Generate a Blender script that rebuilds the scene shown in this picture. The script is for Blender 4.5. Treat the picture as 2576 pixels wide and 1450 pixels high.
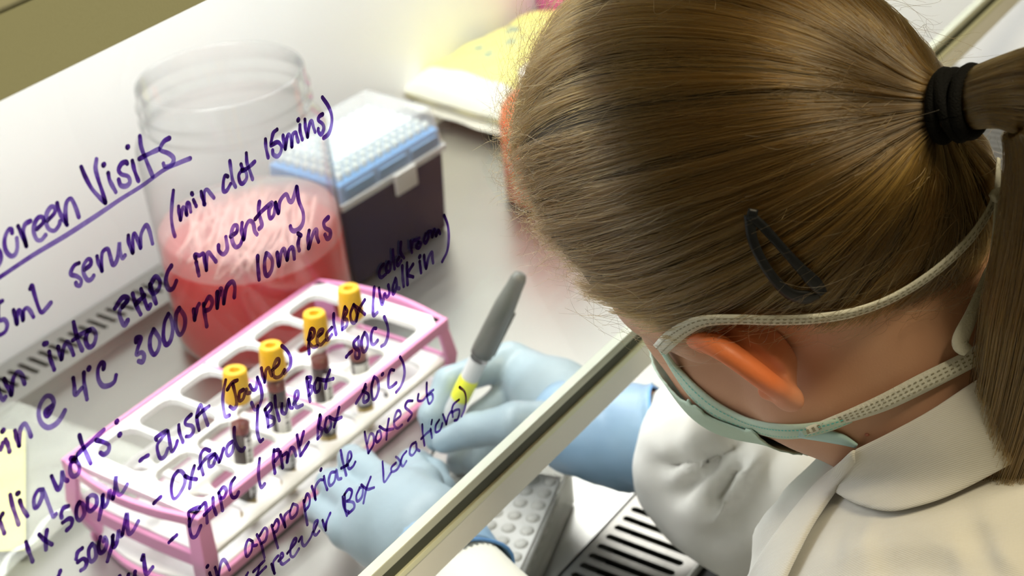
import bpy, bmesh, math, random
import numpy as np
from mathutils import Vector, Matrix
from mathutils.bvhtree import BVHTree
random.seed(7); rng = np.random.default_rng(7)
S = bpy.context.scene; COL = S.collection
for o in list(bpy.data.objects): bpy.data.objects.remove(o)

# ------------------------------------------------------------------ camera (z = 0 is the cabinet's work surface)
F_PX, CX, CY = 3933.0, 1288.0, 725.0
RW = np.array([[.5691,.4683,-.6759],[-.8178,.2372,-.5244],[-.0853,.8512,.5179]])   # rows: world axes seen in camera space
CAM = np.array([0.0, 0.0, 0.68])
cd = bpy.data.cameras.new('camera'); co = bpy.data.objects.new('camera', cd); COL.objects.link(co)
m = Matrix.Identity(4)
for i in range(3):
    for j in range(3): m[i][j] = RW[i][j]
m = (m.to_3x3().to_quaternion().to_matrix()).to_4x4(); m.translation = Vector(CAM)
co.matrix_world = m
cd.sensor_width = 36.0; cd.lens = F_PX / 2576 * 36.0; cd.clip_start = .01
cd.dof.use_dof = True; cd.dof.focus_distance = .67; cd.dof.aperture_fstop = 12.0
S.camera = co
S.view_settings.view_transform = 'Standard'; S.view_settings.look = 'None'
S.view_settings.gamma = 1.0; S.view_settings.use_curve_mapping = False
S.view_settings.exposure = 0.0
C_=S.cycles; C_.max_bounces=10; C_.diffuse_bounces=4; C_.glossy_bounces=4; C_.transmission_bounces=6; C_.transparent_max_bounces=12; C_.caustics_reflective=False; C_.caustics_refractive=False

# ------------------------------------------------------------------ world and lights
w = bpy.data.worlds.new('world'); S.world = w; w.use_nodes = True
w.node_tree.nodes['Background'].inputs[0].default_value = (1.0, .93, .78, 1); w.node_tree.nodes['Background'].inputs[1].default_value = .12
def area(name, loc, rot, sx, sy, e, col):
    l = bpy.data.lights.new(name, 'AREA'); l.shape = 'RECTANGLE'; l.size = sx; l.size_y = sy; l.energy = e; l.color = col
    o = bpy.data.objects.new(name, l); COL.objects.link(o); o.location = loc; o.rotation_euler = rot; return o
area('cabinet_lamp_light', (.80,.78,.635), (0,0,0), 1.05, .16, 7.2, (.975,1,.985))
area('room_ceiling_light', (.50,-.42,1.75), (math.radians(19),math.radians(0),0), .6, .20, 22.0, (1,.86,.58))

# ------------------------------------------------------------------ helpers
def ray(px, py): return RW @ np.array([(px-CX)/F_PX, -(py-CY)/F_PX, -1.0])
def U(px, py, z):                       # point of height z seen at a photograph pixel
    d = ray(px, py); return CAM + (z-CAM[2])/d[2]*d
def UY(px, py, y):
    d = ray(px, py); return CAM + (y-CAM[1])/d[1]*d
def UD(px, py, t): return CAM + t*ray(px, py)
def link(o, parent=None):
    COL.objects.link(o)
    if parent is not None: o.parent = parent
    return o
def tag(o, label=None, cat=None, group=None, kind=None):
    if label: o['label'] = label
    if cat: o['category'] = cat
    if group: o['group'] = group
    if kind: o['kind'] = kind
    return o
def empty(name, loc=(0,0,0), rz=0.0):
    o = bpy.data.objects.new(name, None); COL.objects.link(o); o.location = loc; o.rotation_euler = (0,0,rz); o.empty_display_size = .02; return o
def mesh(name, verts, faces, m, parent=None, smooth=True):
    me = bpy.data.meshes.new(name); me.from_pydata([tuple(map(float,v)) for v in verts], [], [tuple(map(int,f)) for f in faces]); me.update()
    if smooth: me.polygons.foreach_set('use_smooth', [True]*len(me.polygons))
    if m: me.materials.append(m)
    return link(bpy.data.objects.new(name, me), parent)
class MB:
    def __init__(s): s.v=[]; s.f=[]
    def add(s, v, f):
        n=len(s.v); s.v+= [tuple(p) for p in v]; s.f+=[tuple(i+n for i in q) for q in f]; return s
    def box(s, x0,x1,y0,y1,z0,z1):
        return s.add([(x0,y0,z0),(x1,y0,z0),(x1,y1,z0),(x0,y1,z0),(x0,y0,z1),(x1,y0,z1),(x1,y1,z1),(x0,y1,z1)],
                     [(0,3,2,1),(4,5,6,7),(0,1,5,4),(1,2,6,5),(2,3,7,6),(3,0,4,7)])
    def hexa(s, lo, hi):                 # 4 lower and 4 upper corners
        return s.add(list(lo)+list(hi), [(0,3,2,1),(4,5,6,7),(0,1,5,4),(1,2,6,5),(2,3,7,6),(3,0,4,7)])
    def lathe(s, prof, n=48, close=False, cx=0, cy=0):
        k=len(prof); v=[]
        for i in range(n):
            a=2*math.pi*i/n
            for r,z in prof: v.append((cx+r*math.cos(a),cy+r*math.sin(a),z))
        f=[]
        for i in range(n):
            j=(i+1)%n
            for q in range(k-1): f.append((i*k+q,j*k+q,j*k+q+1,i*k+q+1))
        return s.add(v,f)
    def tube(s, pts, rad, n=10, cap=True, flat=None):
        pts=[np.array(p,float) for p in pts]; R=rad if hasattr(rad,'__len__') else [rad]*len(pts)
        v=[]; f=[]; up=None
        for i,p in enumerate(pts):
            t=pts[min(i+1,len(pts)-1)]-pts[max(i-1,0)]; t/=np.linalg.norm(t)+1e-12
            if up is None:
                up=np.array([0,0,1.]) if abs(t[2])<.9 else np.array([1.,0,0])
            a=np.cross(t,up); a/=np.linalg.norm(a)+1e-12; b=np.cross(a,t); up=b
            for k in range(n):
                c=2*math.pi*k/n; v.append(p+R[i]*(math.cos(c)*a+math.sin(c)*b*(flat or 1)))
        for i in range(len(pts)-1):
            for k in range(n):
                l=(k+1)%n; f.append((i*n+k,i*n+l,(i+1)*n+l,(i+1)*n+k))
        if cap:
            f.append(tuple(range(n-1,-1,-1))); f.append(tuple((len(pts)-1)*n+k for k in range(n)))
        return s.add(v,f)
    def build(s, name, m, parent=None, smooth=False, bevel=0, seg=2):
        o=mesh(name,s.v,s.f,m,parent,smooth)
        if bevel:
            b=o.modifiers.new('bevel','BEVEL'); b.width=bevel; b.segments=seg; b.limit_method='ANGLE'; b.angle_limit=math.radians(40)
            o.data.polygons.foreach_set('use_smooth',[True]*len(o.data.polygons))
            wn=o.modifiers.new('wn','WEIGHTED_NORMAL'); wn.keep_sharp=True
        return o
def rrect(hx, hy, r, ang):               # distance to a rounded rectangle along an angle
    c,s=math.cos(ang),math.sin(ang); lo,hi=0,hx+hy
    for _ in range(40):
        t=(lo+hi)/2; qx=abs(c*t)-(hx-r); qy=abs(s*t)-(hy-r)
        d=math.hypot(max(qx,0),max(qy,0))+min(max(qx,qy),0)-r
        if d<0: lo=t
        else: hi=t
    return lo
def holed_cell(mb, x0,x1,y0,y1,hx,hy,r,z0,z1,n=40,ofx=0,ofy=0,lip=0):
    cx,cy=(x0+x1)/2+ofx,(y0+y1)/2+ofy
    base=[2*math.pi*i/n for i in range(n)]
    if max(hx,hy)>3*min(hx,hy):           # long slot: sample its rounded ends, not even angles
        base=[]; q=max(hx,hy)-r
        for sg in(-1,1):
            for i in range(9):
                a=-math.pi/2+math.pi*i/8; u,w_=sg*(q+r*math.cos(a)),r*math.sin(a); base.append(math.atan2(u,w_)%(2*math.pi) if hy>hx else math.atan2(w_,u)%(2*math.pi))
    angs=base+[math.atan2(y-cy,x-cx)%(2*math.pi) for x in(x0,x1) for y in(y0,y1)]
    angs=sorted(set(round(a,6) for a in angs)); k=len(angs); v=[]
    for a in angs:
        c,s=math.cos(a),math.sin(a); t=1e9
        if c>1e-9: t=min(t,(x1-cx)/c)
        if c<-1e-9: t=min(t,(x0-cx)/c)
        if s>1e-9: t=min(t,(y1-cy)/s)
        if s<-1e-9: t=min(t,(y0-cy)/s)
        q=rrect(hx,hy,r,a); q2=rrect(hx+lip,hy+lip,r+lip,a) if lip else q
        ox,oy=cx+t*c,cy+t*s; ix,iy=cx+q*c,cy+q*s; jx,jy=cx+min(q2,t)*c,cy+min(q2,t)*s
        v+=[(ox,oy,z1),(jx,jy,z1),(ix,iy,z1-lip*.6),(ix,iy,z0),(ox,oy,z0)]
    f=[]
    for i in range(k):
        j=(i+1)%k
        for q in range(4): f.append((i*5+q,j*5+q,j*5+q+1,i*5+q+1))
    mb.add(v,f)

# ------------------------------------------------------------------ materials
def nodes(name):
    m=bpy.data.materials.new(name); m.use_nodes=True; nt=m.node_tree; nt.nodes.clear(); return m,nt
def N(nt,t,**k):
    n=nt.nodes.new(t)
    for a,b in k.items():
        if a.startswith('_'): setattr(n,a[1:],b)
        else: n.inputs[a.replace('__',' ')].default_value=b
    return n
def out(nt,sh): o=nt.nodes.new('ShaderNodeOutputMaterial'); nt.links.new(sh,o.inputs[0])
def c4(c): return (c[0],c[1],c[2],1)
def pbr(name, col, rough=.5, metal=0.0, spec=.5, var=.0, vscale=40, bump=0, bscale=200, sss=0, sssr=(1,.3,.15), sscale=.01, trans=0, stretch=None, coat=0, col2=None):
    m,nt=nodes(name); b=N(nt,'ShaderNodeBsdfPrincipled',Roughness=rough,Metallic=metal); b.inputs['Base Color'].default_value=c4(col)
    b.inputs['Specular IOR Level'].default_value=spec; b.inputs['Coat Weight'].default_value=coat
    if sss:
        b.inputs['Subsurface Weight'].default_value=sss; b.inputs['Subsurface Radius'].default_value=sssr; b.inputs['Subsurface Scale'].default_value=sscale
    tc=N(nt,'ShaderNodeTexCoord'); mp=N(nt,'ShaderNodeMapping'); nt.links.new(tc.outputs['Object'],mp.inputs[0])
    if stretch: mp.inputs['Scale'].default_value=stretch
    if var or col2:
        t=N(nt,'ShaderNodeTexNoise',Scale=vscale,Detail=2.0); nt.links.new(mp.outputs[0],t.inputs[0])
        r=N(nt,'ShaderNodeMix',_data_type='RGBA'); c2=col2 or tuple(max(0,x*(1-var)) for x in col)
        r.inputs['A'].default_value=c4(col); r.inputs['B'].default_value=c4(c2); nt.links.new(t.outputs[0],r.inputs['Factor']); nt.links.new(r.outputs['Result'],b.inputs['Base Color'])
    if bump:
        t2=N(nt,'ShaderNodeTexNoise',Scale=bscale,Detail=2.0); nt.links.new(mp.outputs[0],t2.inputs[0])
        bp=N(nt,'ShaderNodeBump',Strength=bump,Distance=.001); nt.links.new(t2.outputs[0],bp.inputs['Height']); nt.links.new(bp.outputs[0],b.inputs['Normal'])
    out(nt,b.outputs[0]); return m
def fresnel(nt,ior):                      # the same reflectance from either side of a thin wall
    g=N(nt,'ShaderNodeNewGeometry'); mr=N(nt,'ShaderNodeMapRange'); mr.inputs['To Min'].default_value=ior; mr.inputs['To Max'].default_value=1/ior; nt.links.new(g.outputs['Backfacing'],mr.inputs[0])
    f=N(nt,'ShaderNodeFresnel'); nt.links.new(mr.outputs[0],f.inputs['IOR']); return f
def clear(name, tint=(1,1,1), haze=.08, hcol=(.9,.9,.9), rough=.05, ior=1.45, translucent=False, edge=None):
    m,nt=nodes(name); t=N(nt,'ShaderNodeBsdfTransparent'); t.inputs[0].default_value=c4(tint)
    if edge:                              # longer path through the wall where it is seen edge-on
        lw=N(nt,'ShaderNodeLayerWeight',Blend=.35); pw=N(nt,'ShaderNodeMath',_operation='POWER'); pw.inputs[1].default_value=2.8; nt.links.new(lw.outputs['Facing'],pw.inputs[0])
        mt=N(nt,'ShaderNodeMix',_data_type='RGBA'); mt.inputs['A'].default_value=c4(tint); mt.inputs['B'].default_value=c4(edge); nt.links.new(pw.outputs[0],mt.inputs['Factor']); nt.links.new(mt.outputs['Result'],t.inputs[0])
    d=N(nt,'ShaderNodeBsdfTranslucent' if translucent else 'ShaderNodeBsdfDiffuse'); d.inputs[0].default_value=c4(hcol)
    g=N(nt,'ShaderNodeBsdfGlossy',Roughness=rough); g.inputs[0].default_value=(1,1,1,1)
    fr=fresnel(nt,ior)
    m1=N(nt,'ShaderNodeMixShader'); m1.inputs[0].default_value=haze; nt.links.new(t.outputs[0],m1.inputs[1]); nt.links.new(d.outputs[0],m1.inputs[2])
    m2=N(nt,'ShaderNodeMixShader'); nt.links.new(fr.outputs[0],m2.inputs[0]); nt.links.new(m1.outputs[0],m2.inputs[1]); nt.links.new(g.outputs[0],m2.inputs[2])
    out(nt,m2.outputs[0]); return m
def steel_mat():
    m,nt=nodes('brushed_steel'); b=N(nt,'ShaderNodeBsdfPrincipled',Metallic=1.0); b.inputs['Base Color'].default_value=(.78,.76,.70,1)
    tc=N(nt,'ShaderNodeTexCoord'); mp=N(nt,'ShaderNodeMapping'); mp.inputs['Scale'].default_value=(6,240,240); nt.links.new(tc.outputs['Object'],mp.inputs[0])
    t=N(nt,'ShaderNodeTexNoise',Scale=1.0,Detail=2.0); nt.links.new(mp.outputs[0],t.inputs[0])
    r=N(nt,'ShaderNodeMapRange'); r.inputs['To Min'].default_value=.27; r.inputs['To Max'].default_value=.40; nt.links.new(t.outputs[0],r.inputs[0]); nt.links.new(r.outputs[0],b.inputs['Roughness'])
    t2=N(nt,'ShaderNodeTexNoise',Scale=9.0,Detail=2.0); nt.links.new(tc.outputs['Object'],t2.inputs[0])
    mx=N(nt,'ShaderNodeMix',_data_type='RGBA'); mx.inputs['A'].default_value=(.52,.515,.49,1); mx.inputs['B'].default_value=(.44,.435,.41,1)
    nt.links.new(t2.outputs[0],mx.inputs['Factor']); nt.links.new(mx.outputs['Result'],b.inputs['Base Color'])
    out(nt,b.outputs[0]); return m
def emis(name,col,st):
    m,nt=nodes(name); e=N(nt,'ShaderNodeEmission',Strength=st); e.inputs[0].default_value=c4(col); out(nt,e.outputs[0]); m.cycles.emission_sampling='NONE'; return m
STEEL=steel_mat()
WHITE_WALL=pbr('white_enamel',(.92,.92,.91),.35,var=.04,vscale=6)
OLIVE=pbr('beige_painted_steel',(.37,.375,.235),.55,var=.06,vscale=5,bump=.1,bscale=900)
CREAM=pbr('cream_painted_rail',(.88,.88,.82),.35,var=.06,vscale=30)
CHANNEL=pbr('dark_rubber_channel',(.055,.06,.035),.5)
GLASSEDGE=pbr('glass_edge',(.64,.67,.56),.2,var=.15,vscale=60)
BLACK=pbr('black_rubber',(.012,.012,.012),.5)
PLENUM=pbr('dark_plenum',(.06,.068,.06),.7)
RACKW=pbr('rack_white_plastic',(.93,.93,.93),.28)
RACKP=pbr('rack_pink_plastic',(.80,.31,.57),.32)
YCAP=pbr('yellow_cap',(.90,.50,.015),.35,var=.1,vscale=300,bump=.15,bscale=700)
GLOVE=pbr('blue_nitrile',(.32,.42,.49),.42,var=.12,vscale=60,bump=.25,bscale=160)
GLOVE_CUFF=pbr('blue_nitrile_cuff',(.30,.47,.66),.38,var=.15,vscale=40,bump=.35,bscale=90)
# ------------------------------------------------------------------ room shell
FL=-.86
fm=pbr('vinyl_floor',(.45,.44,.41),.5,var=.15,vscale=20)
wm=pbr('room_wall_paint',(.62,.60,.52),.7,var=.03)
tag(MB().box(-1.6,2.6,-1.6,1.6,FL-.05,FL).build('floor',fm),kind='structure')
tag(MB().box(-1.6,2.6,1.55,1.6,FL,2.05).build('wall_back',wm),kind='structure')
tag(MB().box(2.55,2.6,-1.6,1.55,FL,2.05).build('wall_right',wm),kind='structure')
tag(MB().box(-1.6,-1.55,-1.6,1.55,FL,2.05).build('wall_left',wm),kind='structure')
tag(MB().box(-1.6,2.6,-1.6,-1.55,FL,2.05).build('wall_front',wm),kind='structure')
tag(MB().box(-1.6,2.6,-1.6,1.6,2.05,2.1).build('ceiling',pbr('ceiling_paint',(.7,.69,.64),.8)),kind='structure')

# ------------------------------------------------------------------ biosafety cabinet
X0,X1=.12,1.46; YB=.985
cab=tag(empty('safety_cabinet',(0,0,0)),'white and steel lab safety cabinet with lit interior and slotted air grilles','cabinet')
def part(mb,name,m,parent=cab,bevel=0,smooth=False): return mb.build(name,m,parent,smooth,bevel)
part(MB().box(X0,X1,YB,YB+.03,-.02,.70),'back_wall',WHITE_WALL)
part(MB().box(X0-.03,X0,.42,YB+.03,-.02,.70),'side_wall',WHITE_WALL)
part(MB().box(X1,X1+.03,.42,YB+.03,-.02,.70),'side_wall',WHITE_WALL)
part(MB().box(X0,X1,.44,YB,.66,.70),'interior_ceiling',WHITE_WALL)
part(MB().box(X0,X1,.452,.929,-.02,0.0),'work_surface',STEEL)
part(MB().box(X0,X1,.36,YB,-.09,-.06),'plenum_floor',PLENUM)
part(MB().box(X0-.03,X1+.03,.36,YB+.03,FL,-.09),'cabinet_base',pbr('base_enamel',(.66,.66,.60),.45))
# slotted grilles: a real plate with a hole for each slot
mb=MB(); p=.0105; x=.17
mb.box(X0,x,.382,.452,.006,.010)
while x<1.40: holed_cell(mb,x,x+p,.382,.452,.0026,.0285,.0026,.0075,.010,n=16); x+=p
mb.box(x,X1,.382,.452,.006,.010)
mb.box(X0,X1,.450,.452,-.001,.010); mb.box(X0,X1,.3805,.382,-.02,.010)
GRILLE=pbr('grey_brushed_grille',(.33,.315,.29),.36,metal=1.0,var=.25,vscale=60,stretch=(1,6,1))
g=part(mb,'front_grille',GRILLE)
mb=MB(); x=.17; p=.0105
mb.box(X0,x,.930,YB,.006,.010)
while x<1.40: holed_cell(mb,x,x+p,.932,YB-.002,.0023,.0125,.0023,.0075,.010,n=16,ofy=0); x+=p
mb.box(x,X1,.930,YB,.006,.010); mb.box(X0,X1,.929,.932,-.004,.010)
part(mb,'rear_grille',STEEL)
part(MB().box(X0,X1,.366,.3795,-.03,.004),'drain_channel',BLACK)
part(MB().box(X0,X1,.3795,.3805,-.02,.0105),'channel_lip',CREAM)
part(MB().box(X0-.03,X1+.03,.325,.366,-.06,.008),'armrest',pbr('armrest_enamel',(.70,.70,.62),.35),bevel=.004)
# upper front housing above the glass
TILT=.15; GY,GZ=.400,.192              # glass: Y = GY + TILT*(z-GZ)
def gy(z): return GY+TILT*(z-GZ)
zp=.478
mb=MB(); y0=gy(zp)-.016
mb.hexa([(X0-.03,y0,zp),(X1+.03,y0,zp),(X1+.03,y0+.010,zp),(X0-.03,y0+.010,zp)],[(X0-.03,y0+.04,zp+.25),(X1+.03,y0+.04,zp+.25),(X1+.03,y0+.05,zp+.25),(X0-.03,y0+.05,zp+.25)])
part(mb,'fascia_panel',OLIVE)
# a paler strip higher on the housing
zs=.55
for _ in range(8): zs=UY(0,36,y0+.04*(zs-zp)/.25)[2]
yy=y0+.04*(zs-zp)/.25
part(MB().box(X0-.03,X1+.03,yy-.0015,yy+.012,zs,zs+.05),'fascia_trim',pbr('pale_green_trim',(.52,.52,.36),.5),bevel=.003)
for x in (X0-.03,X1-.01):
    part(MB().box(x,x+.04,.375,.43,.0,.72),'side_post',OLIVE,bevel=.003)
lamp=part(MB().tube([(.28,.78,.645),(1.32,.78,.645)],.010,16),'lamp_tube',emis('fluorescent',(1,.99,.95),9.0))
part(MB().box(.26,.28,.765,.795,.632,.66),'lamp_holder',WHITE_WALL,lamp); part(MB().box(1.32,1.34,.765,.795,.632,.66),'lamp_holder',WHITE_WALL,lamp)

# ------------------------------------------------------------------ sliding glass sash with the writing on it
def glass_mat():
    m,nt=nodes('sash_glass'); t=N(nt,'ShaderNodeBsdfTransparent'); t.inputs[0].default_value=(.955,.965,.955,1)
    d=N(nt,'ShaderNodeBsdfDiffuse'); d.inputs[0].default_value=(.75,.77,.75,1)
    tl=N(nt,'ShaderNodeBsdfTranslucent'); tl.inputs[0].default_value=(.8,.8,.8,1)
    dd=N(nt,'ShaderNodeAddShader'); nt.links.new(d.outputs[0],dd.inputs[0]); nt.links.new(tl.outputs[0],dd.inputs[1])
    tc=N(nt,'ShaderNodeTexCoord'); n=N(nt,'ShaderNodeTexNoise',Scale=14.0,Detail=2.0); nt.links.new(tc.outputs['Object'],n.inputs[0])
    r=N(nt,'ShaderNodeMapRange'); r.inputs['From Min'].default_value=.35; r.inputs['From Max'].default_value=.75; r.inputs['To Min'].default_value=.006; r.inputs['To Max'].default_value=.020; nt.links.new(n.outputs[0],r.inputs[0])
    g=N(nt,'ShaderNodeBsdfGlossy',Roughness=.01); fr=fresnel(nt,1.5)
    a=N(nt,'ShaderNodeMixShader'); nt.links.new(r.outputs[0],a.inputs[0]); nt.links.new(t.outputs[0],a.inputs[1]); nt.links.new(d.outputs[0],a.inputs[2])
    b=N(nt,'ShaderNodeMixShader'); nt.links.new(fr.outputs[0],b.inputs[0]); nt.links.new(a.outputs[0],b.inputs[1]); nt.links.new(g.outputs[0],b.inputs[2])
    out(nt,b.outputs[0]); return m
def ink_mat():
    m,nt=nodes('purple_marker_ink'); at=N(nt,'ShaderNodeAttribute',_attribute_name='ink'); 
    tc=N(nt,'ShaderNodeTexCoord'); n=N(nt,'ShaderNodeTexNoise',Scale=260.0,Detail=3.0); nt.links.new(tc.outputs['Object'],n.inputs[0])
    mul=N(nt,'ShaderNodeMath',_operation='MULTIPLY'); nt.links.new(at.outputs['Fac'],mul.inputs[0])
    mr=N(nt,'ShaderNodeMapRange'); mr.inputs['From Min'].default_value=.3; mr.inputs['From Max'].default_value=.7; mr.inputs['To Min'].default_value=.55; mr.inputs['To Max'].default_value=1.15; nt.links.new(n.outputs[0],mr.inputs[0]); nt.links.new(mr.outputs[0],mul.inputs[1])
    cr=N(nt,'ShaderNodeValToRGB'); e=cr.color_ramp.elements; e[0].position=.15; e[0].color=(.40,.30,.76,1); e[1].position=1.0; e[1].color=(.028,.010,.10,1); k=e.new(.55); k.color=(.115,.040,.38,1)
    nt.links.new(mul.outputs[0],cr.inputs[0])
    t=N(nt,'ShaderNodeBsdfTransparent'); nt.links.new(cr.outputs[0],t.inputs[0]); d=N(nt,'ShaderNodeBsdfDiffuse'); d.inputs[0].default_value=(.05,.02,.12,1)
    a=N(nt,'ShaderNodeMixShader'); a.inputs[0].default_value=.12; nt.links.new(t.outputs[0],a.inputs[1]); nt.links.new(d.outputs[0],a.inputs[2]); out(nt,a.outputs[0]); return m
sash=tag(empty('glass_sash',(0,0,0)),'sliding clear glass sash covered in purple handwritten lab notes','sash')
ex=np.array([1.,0,0]); ez=np.array([0,TILT,1.]); ez/=np.linalg.norm(ez); en=np.cross(ex,ez)   # en points to the operator (-Y)
en=en if en[1]<0 else -en
O=np.array([0,GY,GZ])
def gpt(x,v,d): return O+ex*x+ez*v+en*d
def gbox(x0,x1,v0,v1,d0,d1):
    return MB().hexa([gpt(x0,v0,d1),gpt(x1,v0,d1),gpt(x1,v0,d0),gpt(x0,v0,d0)],[gpt(x0,v1,d1),gpt(x1,v1,d1),gpt(x1,v1,d0),gpt(x0,v1,d0)])
GX0,GX1=X0,X1-.01
mesh('glass_pane',[gpt(GX0,.006,0),gpt(GX1,.006,0),gpt(GX1,.50,0),gpt(GX0,.50,0)],[(0,1,2,3)],glass_mat(),sash,False)
gbox(GX0,GX1,.0015,.0065,-.006,.001).build('glass_edge',GLASSEDGE,sash,bevel=.0006)
gbox(GX0,GX1,-.004,.0015,-.004,.0005).build('channel',CHANNEL,sash)
gbox(GX0,GX1,-.0075,-.004,-.008,.0022).build('rail_lip',pbr('rail_lip_cream',(.80,.82,.60),.3),sash,bevel=.0006)
gbox(GX0,GX1,-.0225,-.0075,-.010,.0012).build('bottom_rail',CREAM,sash,bevel=.0012)
INK=ink_mat()
def onglass(px,py):
    d=ray(px,py); t=np.dot(O-CAM,en)/np.dot(d,en); p=CAM+t*d-O
    return np.dot(p,ex),np.dot(p,ez),t
def catmull(P,per=7):
    P=[np.array(p,float) for p in P]
    if len(P)<3: return [P[0]+(P[-1]-P[0])*i/4 for i in range(5)]
    Q=[2*P[0]-P[1]]+P+[2*P[-1]-P[-2]]; r=[]
    for i in range(1,len(Q)-2):
        for k in range(per):
            t=k/per; a,b,c,d=Q[i-1],Q[i],Q[i+1],Q[i+2]
            r.append(.5*((2*b)+(c-a)*t+(2*a-5*b+4*c-d)*t*t+(3*b-a-3*c+d)*t**3))
    r.append(P[-1]); return r
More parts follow.
